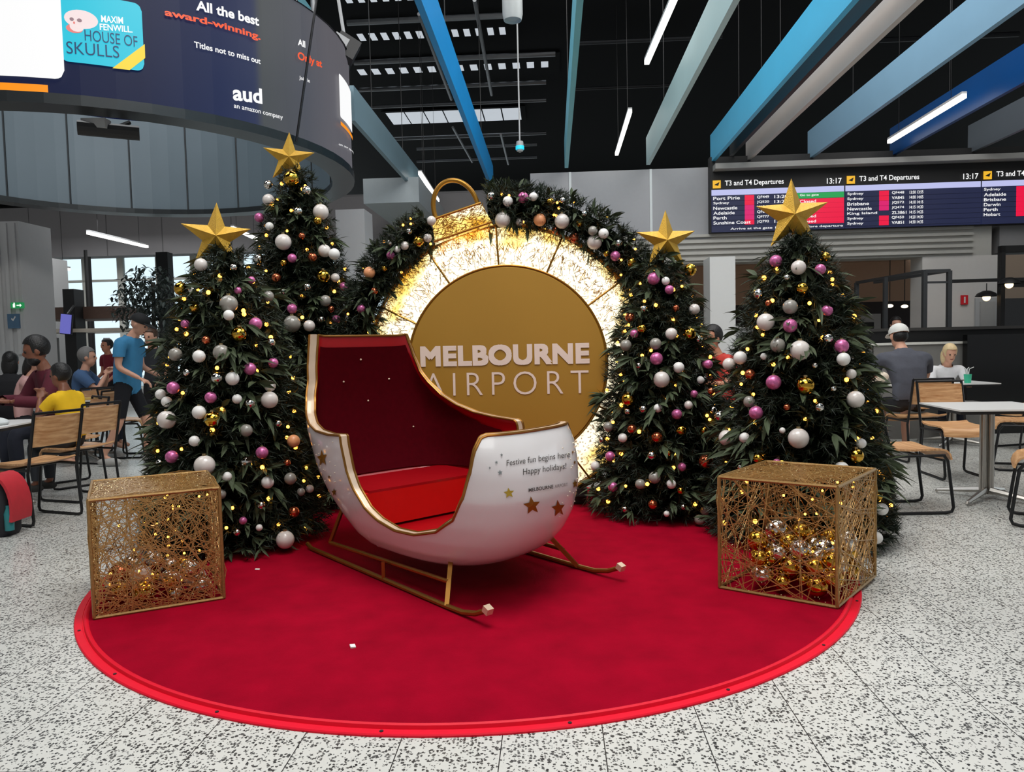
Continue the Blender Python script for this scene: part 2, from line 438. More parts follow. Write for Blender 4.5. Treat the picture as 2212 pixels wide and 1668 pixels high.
for k, (y, x0, x1, n) in enumerate(((8, 745, 1090, 13), (88, 775, 1105, 13), (160, 775, 1200, 14), (258, 842, 1128, 7))):
    z = 7.46; Y = (z - CAMH) * F / (742 - y); P = at(x0, y, Y); d_ = P.dot(BN)
    a0, a1 = ab(x0, y, d_)[0], ab(x1, y, d_)[0]; st = (a1 - a0) / n
    t = thing('roof_light_strip', ['nearest row of small daylight slots in the black roof', 'second row of small daylight slots in the black roof', 'third row of small daylight slots in the black roof', 'long pale skylight farthest back in the black roof'][k], 'skylight', B((a0 + a1) / 2, d_, z), YAW, 'rows of daylight slots in the roof')
    sl = MB(); fr = MB()
    for i in range(n):
        w = st * (.5 if k < 3 else .93)
        bbox_(sl, a0 + i * st, a0 + i * st + w, d_ - (.16 if k < 3 else .5), d_ + (.16 if k < 3 else .5), z - .01, z)
    bbox_(fr, a0 - .1, a1 + .1, d_ - .62, d_ + .62, z + .002, z + .02)
    sl.build('slots', M_slot, t); fr.build('strip_frame', M_roof, t)

# ------------------------------------------------------------------ hanging baffles
ZB, ZT = 4.2, 4.64
def baffle(a, mat, label, near=2.0, far=DW - .03, z0=ZB, z1=ZT):
    t = thing('ceiling_baffle', label, 'baffle', B(a, (near + far) / 2, z0), YAW, 'long baffles hung under the black roof')
    bbox_(MB(), a - .03, a + .03, near, far, z0, z1).build('board', mat, t)
    for i in range(3):
        d_ = near + (far - near) * (i + .5) / 3
        MB().tube([B(a, d_, z1), B(a, d_, 7.5)], .006, 5).build('hanger', M_dsteel, t)
    return t
def baf(name, c): return pm(name, c, .42, var=.05, scale=3)
baffle(-1.07, baf('baffle_blue', (20, 150, 225)), 'bright blue baffle running down to the garland above the gold loop', far=14)
baffle(.29, baf('baffle_teal', (120, 200, 215)), 'thin teal baffle seen almost edge-on above the ring garland')
baffle(1.63, baf('baffle_pale_teal', (186, 212, 216)), 'pale grey-teal baffle ending at the white wall joint')
baffle(2.67, baf('baffle_sky', (84, 190, 236)), 'sky blue baffle ending at the left end of the departures board')
baffle(3.24, baf('baffle_warm_grey', (200, 194, 190)), 'warm grey baffle close beside the sky blue one')
baffle(4.23, baf('baffle_ice_blue', (128, 168, 196)), 'dusty ice blue baffle above the middle of the departures board')
baffle(5.53, baf('baffle_navy', (0, 62, 120)), 'navy blue baffle with a light tube alongside, at upper right')
baffle(6.75, baf('baffle_slate', (92, 100, 108)), 'slate grey baffle in the upper right corner')
baffle(-2.49, baf('baffle_grey_teal', (120, 148, 160)), 'grey-teal baffle passing behind the screen ring to the gold loop', near=9.5, far=16)
baffle(-3.78, baf('baffle_cyan', (150, 226, 242)), 'short cyan baffle showing above the top of the screen ring', near=8.2, far=13, z0=6.25, z1=6.75)
baffle(2.98, pm('baffle_dark', (34, 30, 30), .5, var=.1), 'dark narrow channel hung between the sky blue and grey baffles', z0=4.3, z1=4.5)  # narrow channel in one even dark tone

# ------------------------------------------------------------------ linear lights
M_tube = glow('light_tube', (255, 252, 244), 2.2)
def linlight(p0, p1, label, zc):
    a = Vector(p0); b = Vector(p1); t = thing('linear_pendant_light', label, 'light', (a + b) / 2, 0, 'thin white linear lights')
    d_ = (b - a).normalized(); up = Vector((0, 0, 1)); sx_ = d_.cross(up).normalized(); u2 = sx_.cross(d_)
    MB().box((a + b) / 2, ((b - a).length, .06, .055), axes=(d_, sx_, u2)).build('diffuser', M_tube, t)
    MB().box((a + b) / 2 + u2 * .04, ((b - a).length, .065, .03), axes=(d_, sx_, u2)).build('housing', M_lgrey, t)
    for q in (.15, .85):
        P = a.lerp(b, q) + u2 * .05
        MB().tube([P, Vector((P.x, P.y, zc))], .004, 4).build('cable', M_dsteel, t)
def hl(x0, y0, x1, y1, z):   # both ends at height z
    f = lambda x, y: gnd(x, y, z)
    return f(x0, y0), f(x1, y1)
linlight(*hl(1462, -15, 1397, 135, 4.9), 'long bright light hanging in the middle of the dark roof', 7.5)
linlight(*hl(1361, 240, 1332, 333, 4.9), 'shorter bright light hanging below and left of the long one', 7.5)
linlight(*hl(2083, 207, 1921, 306, 4.32), 'bright light running along the navy baffle', 7.5)
linlight(*hl(907, 374, 946, 433, 4.35), 'bright light hanging just left of the gold loop', 7.5)
linlight(*hl(190, 503, 318, 533, 3.6), 'light beneath the screen ring, in front of the grey bulkhead', 7.5)
linlight(*hl(502, 492, 556, 517, 3.6), 'light glimpsed between the two left tree stars', 7.5)
linlight(*hl(52, 571, 150, 582, 3.2), 'faint light low beside the ribbed pillar', 7.5)

# ------------------------------------------------------------------ the round screen
RC = Vector((-4.344, 8.362, 0)); RR = 2.568; RB = 3.298; RT = 4.645
def ring_hit(x, y, R=RR):
    d = Vector(ray(x, y)); o = -RC
    A = d.x ** 2 + d.y ** 2; Bq = 2 * (o.x * d.x + o.y * d.y); C = o.x ** 2 + o.y ** 2 - R * R
    q = Bq * Bq - 4 * A * C
    t = (-Bq - math.sqrt(max(q, 0))) / (2 * A)
    P = d * t
    return math.atan2(P.y - RC.y, P.x - RC.x), P.z + CAMH
NS = 64
def rp(a, z, R=RR): return Vector((RC.x + R * math.cos(a), RC.y + R * math.sin(a), z))
ring = thing('round_screen', 'huge ring-shaped advertising screen hanging at upper left', 'screen', (RC.x, RC.y, RB))
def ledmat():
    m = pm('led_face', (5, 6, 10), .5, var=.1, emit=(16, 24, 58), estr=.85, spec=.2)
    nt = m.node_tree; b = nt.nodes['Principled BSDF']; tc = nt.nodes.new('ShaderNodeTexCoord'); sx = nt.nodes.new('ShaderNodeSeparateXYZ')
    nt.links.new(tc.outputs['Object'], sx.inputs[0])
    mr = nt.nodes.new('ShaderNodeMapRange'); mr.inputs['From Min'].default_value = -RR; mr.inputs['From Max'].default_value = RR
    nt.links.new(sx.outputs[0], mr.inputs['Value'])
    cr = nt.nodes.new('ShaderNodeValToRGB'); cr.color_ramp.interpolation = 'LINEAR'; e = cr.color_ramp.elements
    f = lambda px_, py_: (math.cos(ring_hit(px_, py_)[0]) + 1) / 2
    e[0].position = f(300, 150); e[0].color = lin((14, 24, 62)); e[1].position = f(770, 300); e[1].color = lin((100, 98, 104))  # grey towards the right: side-view sheen painted into the emission colour
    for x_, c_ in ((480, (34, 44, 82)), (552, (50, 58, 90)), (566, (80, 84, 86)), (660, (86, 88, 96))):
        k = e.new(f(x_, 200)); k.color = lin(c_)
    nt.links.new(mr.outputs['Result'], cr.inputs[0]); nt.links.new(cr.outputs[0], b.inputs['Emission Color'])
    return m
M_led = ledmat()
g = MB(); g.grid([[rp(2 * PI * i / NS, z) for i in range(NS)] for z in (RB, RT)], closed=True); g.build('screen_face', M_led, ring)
M_inner = pm('ring_inner_panel', (92, 106, 115), .45, .1, var=.1, scale=1.5)
g = MB(); RI = RR - .21
g.grid([[rp(2 * PI * i / NS, z, RI) for i in range(NS)] for z in (RT - .1, RB + .02)], closed=True); g.build('inner_panels', M_inner, ring)
g = MB()
g.grid([[rp(2 * PI * i / NS, z, R) for i in range(NS)] for R, z in ((RR + .022, RB + .045), (RR + .022, RB - .038), (RI - .022, RB - .038), (RI - .022, RB + .03))], closed=True)
g.grid([[rp(2 * PI * i / NS, z, R) for i in range(NS)] for R, z in ((RI - .03, RT), (RR + .02, RT))], closed=True)
g.build('rim', pm('ring_rim', (46, 50, 52), .35, .5, var=.1), ring)
for i in range(20):
    a = 2 * PI * (i + .3) / 20
    MB().tube([rp(a, RB, RI - .005), rp(a, RT - .12, RI - .005)], .012, 5).build('panel_seam', pm('seam_dark', (24, 30, 34), .6), ring)
for i in range(6):
    a = 2 * PI * i / 6 - .35
    MB().tube([rp(a, RT - .1, RR - .14), rp(a, 7.5, RR - .14)], .03, 6).build('hanger_rod', M_chrome, ring)
# what the screen shows: patches a finger's breadth in front of its face
def patch(name, a0, a1, z0, z1, mat, off=.012, rad=0.0, n=48):
    g = MB(); rows = []
    for i in range(n + 1):
        a = a0 + (a1 - a0) * i / n
        s_ = min(i, n - i) / n * abs(a1 - a0) * RR
        cut = 0
        if rad and s_ < rad: cut = rad - math.sqrt(max(0, rad * rad - (rad - s_) ** 2))
        rows.append([rp(a, z0 + cut, RR + off), rp(a, z1 - cut, RR + off)])
    g.grid(rows); return g.build(name, mat, ring)
def pixpatch(name, x0, y0, x1, y1, mat, off=.012, rad=0.0):
    """upper-left and lower-right corner as measured"""
    a0, zt_ = ring_hit(x0, y0); a1, zb_ = ring_hit(x1, y1)
    return patch(name, a0, a1, zb_, zt_, mat, off, rad)
def ringtext(s_, x0, yb0, x1, yb1, hpx, mat, bold=.02, name='lettering', off=.02, hz=None):
    """lettering along the face from its lower left to its lower right corner, hpx tall at the left"""
    a0, z0 = ring_hit(x0, yb0); a1, z1 = ring_hit(x1, yb1); _, zt_ = ring_hit(x0, yb0 - hpx)
    hz = zt_ - z0
    pts, fs = fit_text(s_, 0, 1, 0, hz, bold)
    g = MB(); g.add([rp(a0 + (a1 - a0) * p[0], z0 + (z1 - z0) * p[0] + p[1], RR + off) for p in pts], fs)
    return g.build(name, mat, ring)
S_white = glow('screen_white', (250, 250, 250), 1.0, (30, 30, 30)); S_teal = glow('screen_teal', (0, 200, 225), .9, (0, 40, 50))
S_orange = glow('screen_orange', (255, 150, 8), .95, (60, 30, 0)); S_red = glow('screen_red_orange', (250, 84, 28), .95, (60, 20, 5))
S_yellow = glow('screen_yellow', (248, 214, 40), .95, (60, 50, 5)); S_navy = glow('screen_deep_blue', (8, 62, 110), .7, (4, 20, 40))
S_pink = glow('screen_pale_pink', (246, 226, 226), .95, (50, 45, 45)); S_coral = glow('screen_coral', (240, 130, 124), .9, (50, 25, 25))
a_w, z_w = ring_hit(142, 175)
patch('display_panel', ring_hit(0, 100)[0] - .25, a_w, z_w, RT - .02, S_white, .03, .07)
pixpatch('display_panel', -40, 178, 106, 217, S_orange)
a_c0, _ = ring_hit(130, 100); a_c1, z_c = ring_hit(312, 156); zc1 = ring_hit(312, 12)[1]
patch('book_cover', a_c0, a_c1, z_c, zc1, S_teal, .014, .06)
ringtext('HOUSE OF', 184, 90, 297, 104, 24, S_navy, .0)
ringtext('SKULLS', 145, 118, 258, 128, 27, S_navy, .0)
ringtext('MAXIM', 219, 50, 266, 54, 15, S_white, .02)
ringtext('FENWILL.', 216, 67, 286, 73, 14, S_white, .02)
# generic skull on the cover
sa, sz = ring_hit(176, 44)
def disc_patch(name, ca, cz, ra, rz, mat, off, n=24, flt=None):
    pts = []
    for i in range(n):
        t = 2 * PI * i / n
        x, z = ra * math.cos(t), rz * math.sin(t)
        if flt: x, z = flt(x, z)
        pts.append(rp(ca + x / RR, cz + z, RR + off))
    g = MB(); g.add(pts, [tuple(range(n))]); return g.build(name, mat, ring)
pxs = (ring_hit(212, 44)[0] - ring_hit(176, 44)[0]) * RR
disc_patch('skull_picture', sa, sz, pxs, pxs * .62, S_pink, .02)
disc_patch('skull_picture', sa - pxs * .42 / RR, sz - pxs * .66, pxs * .50, pxs * .30, S_coral, .018)
disc_patch('skull_picture', sa - pxs * .28 / RR, sz - pxs * .52, pxs * .42, pxs * .34, S_pink, .019)
disc_patch('skull_picture', sa - pxs * .42 / RR, sz - pxs * .30, pxs * .06, pxs * .09, S_coral, .024, 10)
disc_patch('skull_picture', sa - pxs * .55 / RR, sz - pxs * .08, pxs * .13, pxs * .12, pm('socket_grey', (150, 120, 128), .5), .024, 12)
disc_patch('skull_picture', sa - pxs * .1 / RR, sz - pxs * .1, pxs * .15, pxs * .13, pm('socket_grey', (150, 120, 128), .5), .024, 12)
g = MB(); q = []
for (x, y) in ((312, 97), (313, 127), (280, 153), (243, 149)):
    a, z = ring_hit(x, y); q.append(rp(a, z, RR + .02))
g.add(q, [(0, 1, 2, 3)]); g.build('corner_band', S_yellow, ring)
ringtext('All the best', 422, 24, 557, 58, 22, S_white, .03)
ringtext('award-winning.', 355, 40, 560, 92, 20, S_red, .03)
ringtext('Titles not to miss out', 418, 104, 560, 140, 13, S_white, .02)
ringtext('aud', 501, 218, 564, 226, 34, S_white, .03)
ringtext('an amazon company', 503, 237, 608, 262, 10, S_white, .01)
ringtext('All', 640, 98, 656, 104, 14, S_white, .03)
ringtext('Only at', 640, 134, 692, 152, 22, S_red, .03)
ringtext('Join in', 643, 174, 666, 182, 10, S_white, .02)
pixpatch('display_panel', 728, 158, 757, 288, S_white, .02, .02)
pixpatch('display_panel', 731, 262, 757, 303, S_orange, .025)
pixpatch('display_panel', 764, 138, 777, 392, S_white, .014)
ringtext('on our app today', 728, 315, 763, 335, 6, S_white, .01)
M_mount = pm('camera_mount', (28, 28, 30), .5, var=.2)
def ring_device(x0, x1, y, label):
    a0, _ = ring_hit(x0, y); a1, _ = ring_hit(x1, y)
    P = rp((a0 + a1) / 2, RB - .12, RI - .12)
    L = abs(a1 - a0) * RR
    t = thing('spotlight_bar', label, 'spotlight', P)
    ax_ = Vector((-math.sin((a0 + a1) / 2), math.cos((a0 + a1) / 2), 0))
    MB().tube([P - ax_ * L / 2, P + ax_ * L / 2], .06, 10).build('body', M_mount, t)
    MB().box(P + Vector((0, 0, .04)) - ax_ * L * .2, (.2, .1, .08)).build('bracket', M_lgrey, t)
    MB().tube([P, P + Vector((.12, .12, .1))], .02, 6).build('arm', M_mount, t)
ring_device(160, 300, 250, 'dark spotlight bar fixed under the screen ring')
# cable that crosses in front of the screen
Pc = at(680, 30, 7.2); Pd = at(640, 306, 7.2)
tag(MB().tube([at(692, -60, 7.2), Pd], .012, 6).build('hanging_cable', M_dsteel), 'thin black cable slanting across the screen ring to the rear tree star', 'cable')
P = at(748, 105, 8.6)
t = thing('floodlight', 'dark floodlight perched on the top right edge of the screen ring', 'floodlight', P)
MB().box(P, (.25, .22, .22), (0, .5, .3)).build('body', M_mount, t)
MB().box(P + Vector((-.035, -.125, .035)), (.16, .03, .13), (0, .5, .3)).build('lens', M_lgrey, t)
MB().tube([at(728, -20, 8.6), P], .02, 6).build('rod', M_lgrey, t)

# ------------------------------------------------------------------ hanging bits under the roof
P = at(1107, 20, 9.0)
t = thing('ceiling_cylinder', 'grey cylinder light hanging at the top centre', 'light', P)
MB().lathe([(.0, .12), (.12, .12), (.12, -.06), (.105, -.13), (.1, -.13), (.09, -.1), (0, -.1)], P, 24).build('body', pm('cyl_grey', (176, 180, 180), .45, var=.05), t, True)
MB().tube([P + Vector((0, 0, .1)), (P.x, P.y, 7.5)], .012, 6).build('rod', M_dsteel, t)
P = at(1123, 318, 11.0)
t = thing('hanging_camera', 'small camera with turquoise light on a long drop rod', 'camera', P)
MB().lathe([(0, .1), (.05, .08), (.06, 0), (.045, -.06), (0, -.08)], P, 16).build('body', M_lgrey, t, True)
MB().lathe([(.062, .015), (.062, -.035), (.05, -.04), (.05, .02)], P, 16).build('light_ring', glow('turquoise_led', (40, 190, 215), .8), t)
MB().tube([P + Vector((0, 0, .1)), (P.x, P.y, 7.5)], .012, 6).build('drop_rod', M_lgrey, t)
P = at(1815, 100, 8.6)
t = thing('projector', 'small white projector hung between the sky blue and grey baffles', 'projector', P)
MB().box(P, (.16, .14, .07), (.2, .1, .5)).build('body', M_white, t)
MB().lathe([(0, .02), (.03, .02), (.03, -.02), (0, -.02)], P + Vector((-.05, -.08, 0)), 12, Euler((PI / 2, 0, .5)).to_matrix()).build('lens', M_black, t)
MB().tube([P, (P.x + .05, P.y, 4.45)], .012, 6).build('bracket', M_dsteel, t)

# ------------------------------------------------------------------ departures board
DB = DW - .16
S_lav = glow('board_lavender', (196, 200, 244), .9, (40, 40, 60)); S_bnavy = glow('board_navy', (34, 40, 74), .75, (10, 12, 22))
S_crim = glow('board_crimson', (238, 12, 66), .95, (50, 4, 12)); S_green = glow('board_green', (30, 168, 84), .85, (6, 40, 20))
S_gold = glow('board_yellow', (246, 186, 44), .95, (60, 45, 10)); S_mag = glow('board_magenta', (226, 24, 112), .9, (50, 4, 25))
bd = thing('departures_board', 'wide black and navy departures board on the right wall', 'departures board', B(ab(1800, 440, DB)[0], DB, ab(1800, 440, DB)[1]), YAW)
A0 = ab(1537, 440, DB)[0]; ZB0 = ab(1537, 502, DB)[1]; ZB1 = ab(1537, 382, DB)[1]; HB = ZB1 - ZB0
A1 = ab(1826, 430, DB)[0]; PWD = A1 - A0
bbox_(MB(), A0 - .02, A0 + 3 * PWD + .1, DB + .02, DW, ZB0 - .01, ZB1 + .32).build('housing', M_black, bd)
def panel(i, rows, gates, flights, times, status):
    a = A0 + i * PWD
    p = bbox_(MB(), a, a + PWD - .01, DB, DB + .02, ZB0, ZB0 + HB * .70).build('display_panel', S_bnavy, bd)
    WM[p.name] = WM[bd.name]
    u = lambda f: a + f * PWD
    w = lambda f: ZB0 + f * HB
    def bar(nm, f0, f1, g0, g1, mt, k=1): bbox_(MB(), u(f0), u(f1), DB - .006 * k, DB - .006 * (k - 1), w(g0), w(g1)).build(nm, mt, p)
    def txt(items, mt=S_white, bold=.01):
        for s_, f0, f1, g0, g1 in items:
            g = MB(); pts, fs = fit_text(s_, u(f0), u(f1), w(g0), w(g1), bold)
            g.add([B(q[0], DB - .016, q[1]) for q in pts], fs); g.build('lettering', mt, p)
    bar('header_bar', 0, .99, .66, .76, S_lav)
    bar('plane_sign', .01, .07, .79, .93, S_gold)
    g = MB(); g.add([B(u(.02), DB - .012, w(.85)), B(u(.06), DB - .012, w(.90)), B(u(.05), DB - .012, w(.83))], [(0, 1, 2)]); g.build('plane_symbol', M_black, p)
    n = len(rows); hh = .60 / 7
    it = [('T3 and T4 Departures', .10, .54, .80, .92)]
    if i < 2: it.append(('13:17', .86, .97, .80, .90))
    for k, s_ in enumerate(rows):
        y = .575 - k * .088
        it.append((s_, .012, .012 + .020 * len(s_), y, y + .058))
        if k < len(flights): it.append((flights[k], .34, .34 + .018 * len(flights[k]), y, y + .055)); it.append((times[k], .47, .57, y, y + .055))
    txt(it, S_white, .012)
    for k, gcol in enumerate(gates):
        if gcol:
            y = .56 - k * .088
            bar('gate_box', .25, .32, y, y + .088, gcol)
    if status: status(bar, txt)
    for k in range(n): bar('row_line', 0, .99, .56 - k * .088 - .004, .56 - k * .088, pm('board_line', (12, 14, 28), .5))
def stat(bar, txt):
    bar('status_block', .62, .99, .555, .655, S_green); bar('status_block', .62, .99, .10, .55, S_crim)
    txt([('Go to gate', .66, .80, .585, .635), ('Closed', .66, .78, .47, .53), ('Closed', .66, .78, .21, .26), ('Closed', .66, .78, .12, .17), ('Arrive at the gate 15 minutes before departure', .14, .98, .02, .07)])
panel(0, ['Port Pirie', 'Sydney', 'Newcastle', 'Adelaide', 'Perth', 'Sunshine Coast'], [S_crim, S_crim, S_mag, S_mag, S_mag, S_crim], ['QF449', 'JQ520', 'VA848', 'QF689', 'QF777', 'JQ792'], ['13:20', '13:25', '13:30', '13:35', '13:40', '13:45'], stat)
panel(1, ['Sydney', 'Sydney', 'Brisbane', 'Newcastle', 'King Island', 'Sydney', 'Sydney'], [S_crim, S_crim, S_mag, S_mag, S_bnavy, S_crim, S_crim], ['QF448', 'VA845', 'JQ572', 'JQ474', 'ZL3861', 'QF450', 'VA851'], ['13:50 13:55', '14:00 14:05', '14:10 14:15', '14:15 14:20', '14:15 14:25', '14:20 14:30', '14:30 14:35'], None)
panel(2, ['Sydney', 'Adelaide', 'Brisbane', 'Darwin', 'Perth', 'Hobart'], [S_crim] * 6, [], [], None)

# ------------------------------------------------------------------ carpet
from mathutils.bvhtree import BVHTree
CC = Vector((-.24, 4.571, 0)); CRAD = 2.177; CT = .014
M_carpet = pm('crimson_carpet', (146, 3, 32), .95, var=.3, scale=6, bump=.35, bscale=260, spec=.05)
M_cedge = pm('red_vinyl_edge', (222, 12, 44), .5, var=.06, spec=.2)
cp = thing('round_carpet', 'large round crimson carpet under the sleigh and trees', 'carpet', CC)
MB().lathe([(0, 0), (CRAD - .055, 0), (CRAD - .055, CT), (0, CT)], CC, 128).build('pile', M_carpet, cp)
def ringprof(prof, c, n, a0=0, a1=2 * PI):
    g = MB(); g.grid([[c + Vector((r * math.cos(2 * PI * j / n), r * math.sin(2 * PI * j / n), z)) for j in range(n)] for r, z in prof], closed=True); return g
ringprof([(CRAD, 0), (CRAD, .006), (CRAD - .004, .010), (CRAD - .034, .010), (CRAD - .036, .007), (CRAD - .040, .007), (CRAD - .044, .020), (CRAD - .052, .024), (CRAD - .060, .020), (CRAD - .064, CT - .002)], CC, 160).build('edge_trim', M_cedge, cp, True)
for k in range(9):
    a = math.radians(196 + k * 17)
    MB().lathe([(0, .0125), (.007, .0125), (.007, .009), (0, .009)], CC + Vector(((CRAD - .02) * math.cos(a), (CRAD - .02) * math.sin(a), 0)), 8).build('edge_rivet', M_black, cp)
scrap = pm('white_paper', (236, 236, 230), .8)
P = gnd(762, 1398, CT); tag(MB().box(P + Vector((0, 0, .004)), (.022, .028, .006), (.1, .1, .4)).build('paper_scrap', scrap), 'white paper scrap lying on open carpet in front of the sleigh', 'litter')
P = gnd(556, 1231, CT); tag(MB().box(P + Vector((0, 0, .003)), (.025, .016, .004), (0, .1, .2)).build('paper_scrap', scrap), 'tiny white paper scrap at the foot of the left front tree', 'litter')

# ------------------------------------------------------------------ sleigh
M_swhite = pm('sleigh_white', (226, 224, 224), .22, var=.02, coat=.6)
M_sred = pm('sleigh_red', (158, 2, 14), .3, var=.08, coat=.3)
M_cream = pm('sleigh_rim', (222, 198, 172), .3, .35, var=.05)
M_sgold = pm('sleigh_gold', (150, 104, 44), .32, .75, var=.12)
M_dgold = pm('gold_foil', (140, 98, 26), .35, .5, var=.15)
SD = Vector((.654, -.756, 0)).normalized(); SP = Vector((-SD.y, SD.x, 0)); SO = Vector((-.446, 4.384, 0))
def S(u, v, z): return SO + SD * u + SP * v + Vector((0, 0, z))
T_UB = [(.115, -.05), (.14, -.16), (.18, -.27), (.25, -.40), (.34, -.53), (.45, -.66), (.6, -.78), (.8, -.86), (1.0, -.90), (1.2, -.905), (1.42, -.89)]
T_UF = [(.115, .30), (.14, .56), (.18, .70), (.24, .81), (.32, .89), (.42, .95), (.55, .985), (.68, .98), (.78, .95), (.88, .905), (1.4, .9)]
T_W = [(.115, .22), (.14, .34), (.18, .42), (.24, .47), (.32, .505), (.42, .535), (.55, .555), (.8, .565), (.95, .50), (1.1, .455), (1.42, .425)]
def NB(z): return lerp([(.3, 3.2), (.8, 4.2), (1.05, 8), (1.4, 14)], z)
def shell(th, z, ins=0.0):
    """a point of the tub at plan angle th (0 front, +90 far side) and height z"""
    c, s_ = math.cos(th), math.sin(th)
    w = lerp(T_W, z) - ins
    if c >= 0: n = 2.7; a = lerp(T_UF, z) - ins
    else: n = NB(z); a = -lerp(T_UB, z) - ins
    a = max(a, .01); w = max(w, .01)
    u = a * math.copysign(abs(c) ** (2 / n), c); v = w * math.copysign(abs(s_) ** (2 / n), s_)
    u += -.17 * v * min(1, max(0, (u - .1) / .7))
    return u, v
def th_of(u, z, side):
    if u >= 0: n = 2.7; a = lerp(T_UF, z)
    else: n = NB(z); a = -lerp(T_UB, z)
    q = min(1.0, abs(u) / a) ** (n / 2)
    t = math.acos(q if u >= 0 else -q)
    return side * t
NEAR = [(.80, .862), (.795, .855), (.78, .70), (.745, .575), (.68, .46), (.57, .385), (.42, .345), (.28, .342), (.15, .375), (.05, .43), (-.04, .52), (-.10, .62), (-.135, .74), (-.15, .805), (-.165, .812), (-.30, .806), (-.48, .815), (-.62, .845), (-.74, .90), (-.82, .98), (-.86, 1.08), (-.882, 1.22), (-.884, 1.34), (-.882, 1.392)]
FAR = [(.78, .862), (.765, .84), (.755, .70), (.735, .575), (.68, .46), (.6, .385), (.5, .35), (.38, .36), (.29, .42), (.22, .52), (.17, .62), (.145, .74), (.13, .815), (.11, .826), (-.1, .835), (-.30, .855), (-.48, .90), (-.62, .965), (-.73, 1.05), (-.80, 1.13), (-.85, 1.24), (-.876, 1.34), (-.882, 1.392)]
rim = []
def rimside(tab, side):
    out = []
    for i in range(len(tab) - 1):
        (u0, z0), (u1, z1) = tab[i], tab[i + 1]
        k = max(1, int(math.hypot(u1 - u0, z1 - z0) / .025))
        for j in range(k):
            q = j / k; u, z = u0 + (u1 - u0) * q, z0 + (z1 - z0) * q
            out.append((th_of(u, z, side), z))
    out.append((th_of(tab[-1][0], tab[-1][1], side), tab[-1][1]))
    return out
nr, fr_ = rimside(NEAR, -1), rimside(FAR, 1)
front = [(t, .862 + .012 * math.cos(t * 1.6)) for t in np.linspace(fr_[0][0], nr[0][0], 26)[1:-1]]
t0, t1 = nr[-1][0], fr_[-1][0] - 2 * PI
back = [(t, 1.392 - .010 * math.sin(PI * (t - t0) / (t1 - t0))) for t in np.linspace(t0, t1, 18)[1:-1]]
rim = front + nr + back + list(reversed([(t - 2 * PI, z) for t, z in fr_]))
NR_ = len(rim); KZ = 22
def sheet(ins, zb):
    rows = []
    for k in range(KZ + 1):
        q = (k / KZ) ** 1.35
        r = []
        for t, zr in rim:
            z = zb + (zr - zb) * q
            u, v = shell(t, max(z, .116) if not ins else z - .0, ins)
            r.append(S(u, v, z))
        rows.append(r)
    return rows
sl = thing('sleigh', 'white and red open sleigh with gold runners and stars, on the carpet', 'sleigh', SO, math.atan2(SD.y, SD.x))
outer = sheet(0, .118); inner = sheet(.045, .255)
g = MB(); g.grid(outer, closed=True); g.add(outer[0], [tuple(range(NR_))]); body = g
body.build('body', M_swhite, sl, True)
bvh_out = BVHTree.FromPolygons([Vector(p) for p in g.v], [f for f in g.f])
g = MB(); g.grid(inner, closed=True); g.add(inner[0], [tuple(range(NR_))]); g.build('lining', M_sred, sl, True)
bvh_in = BVHTree.FromPolygons([Vector(p) for p in g.v], [f for f in g.f])
ro, ri = outer[-1], inner[-1]
g = MB(); lift = Vector((0, 0, .004))
g.grid([[a + lift * 0 for a in ro], [a.lerp(b, .25) + lift for a, b in zip(ro, ri)], [a.lerp(b, .75) + lift for a, b in zip(ro, ri)], [b for b in ri]], closed=True)
g.build('rim', M_cream, sl, True)
g = MB(); g.tube(ro, .0075, 6, closed=True); g.tube(ri, .0075, 6, closed=True); g.build('rim_piping', M_sgold, sl, True)
# dark padded panel inside the back, leaving a glossy red border
M_pad = pm('maroon_velvet', (66, 0, 8), .9, var=.25, scale=30, spec=.05)
iN = [i for i in range(NR_) if True]
cols = []
for i, (t, zr) in enumerate(rim):
    u, v = shell(t, zr)
    if u < -.22 or (u < .08 and v > 0): cols.append((t, zr))
rows = []
for k in range(13):
    q = k / 12; r = []
    for j, (t, zr) in enumerate(cols):
        e_ = min(1, j / 4, (len(cols) - 1 - j) / 4); z1 = max(.50, zr - .075 - .03 * (1 - e_)); z = .49 + (z1 - .49) * q
        u, v = shell(t, z, .056); r.append(S(u, v, z))
    rows.append(r)
g = MB(); g.grid(rows); g.build('back_pad', M_pad, sl, True)
bvh_in = BVHTree.FromPolygons([Vector(p) for p in g.v], [f for f in g.f])
# bench
g = MB()
bp = []
for z in (.27, .47):
    for u in (-.10, (-.30 if z < .3 else -.58)):
        w = lerp(T_W, z) - (.06 if u > -.2 else .16)
        bp += [S(u, -w, z), S(u, w, z)]
g.add(bp, [(0, 1, 5, 4), (4, 5, 7, 6), (0, 4, 6, 2), (1, 3, 7, 5), (2, 6, 7, 3), (0, 2, 3, 1)])
g.build('bench', pm('sleigh_bench_red', (204, 14, 10), .35, var=.06), sl)
MB().box(S(-.33, 0, .475), (.46, .84, .02), (0, 0, math.atan2(SD.y, SD.x))).build('bench_cushion', M_sred, sl)
def stick(bv, x, y, off=.004):
    d = Vector(ray(x, y)).normalized(); o = Vector((0, 0, CAMH))
    hit = bv.ray_cast(o, d)
    if hit[0] is None: return None
    n = hit[1]
    if n.dot(d) > 0: n = -n
    return hit[0] + n * off, n
for (x, y) in ((779, 777), (742, 825), (840, 819), (795, 866), (893, 922)):
    h_ = stick(bvh_in, x, y, .002)
    if h_: MB().ball(h_[0], .007, 8, 6).build('tufting_stud', M_cream, sl, True)
def decal(name, pts, fs, mat):
    vs = []
    for (x, y) in pts:
        h_ = stick(bvh_out, x, y, .004)
        if h_ is None: return None
        vs.append(h_[0])
    g = MB(); g.add(vs, fs); return g.build(name, mat, sl)
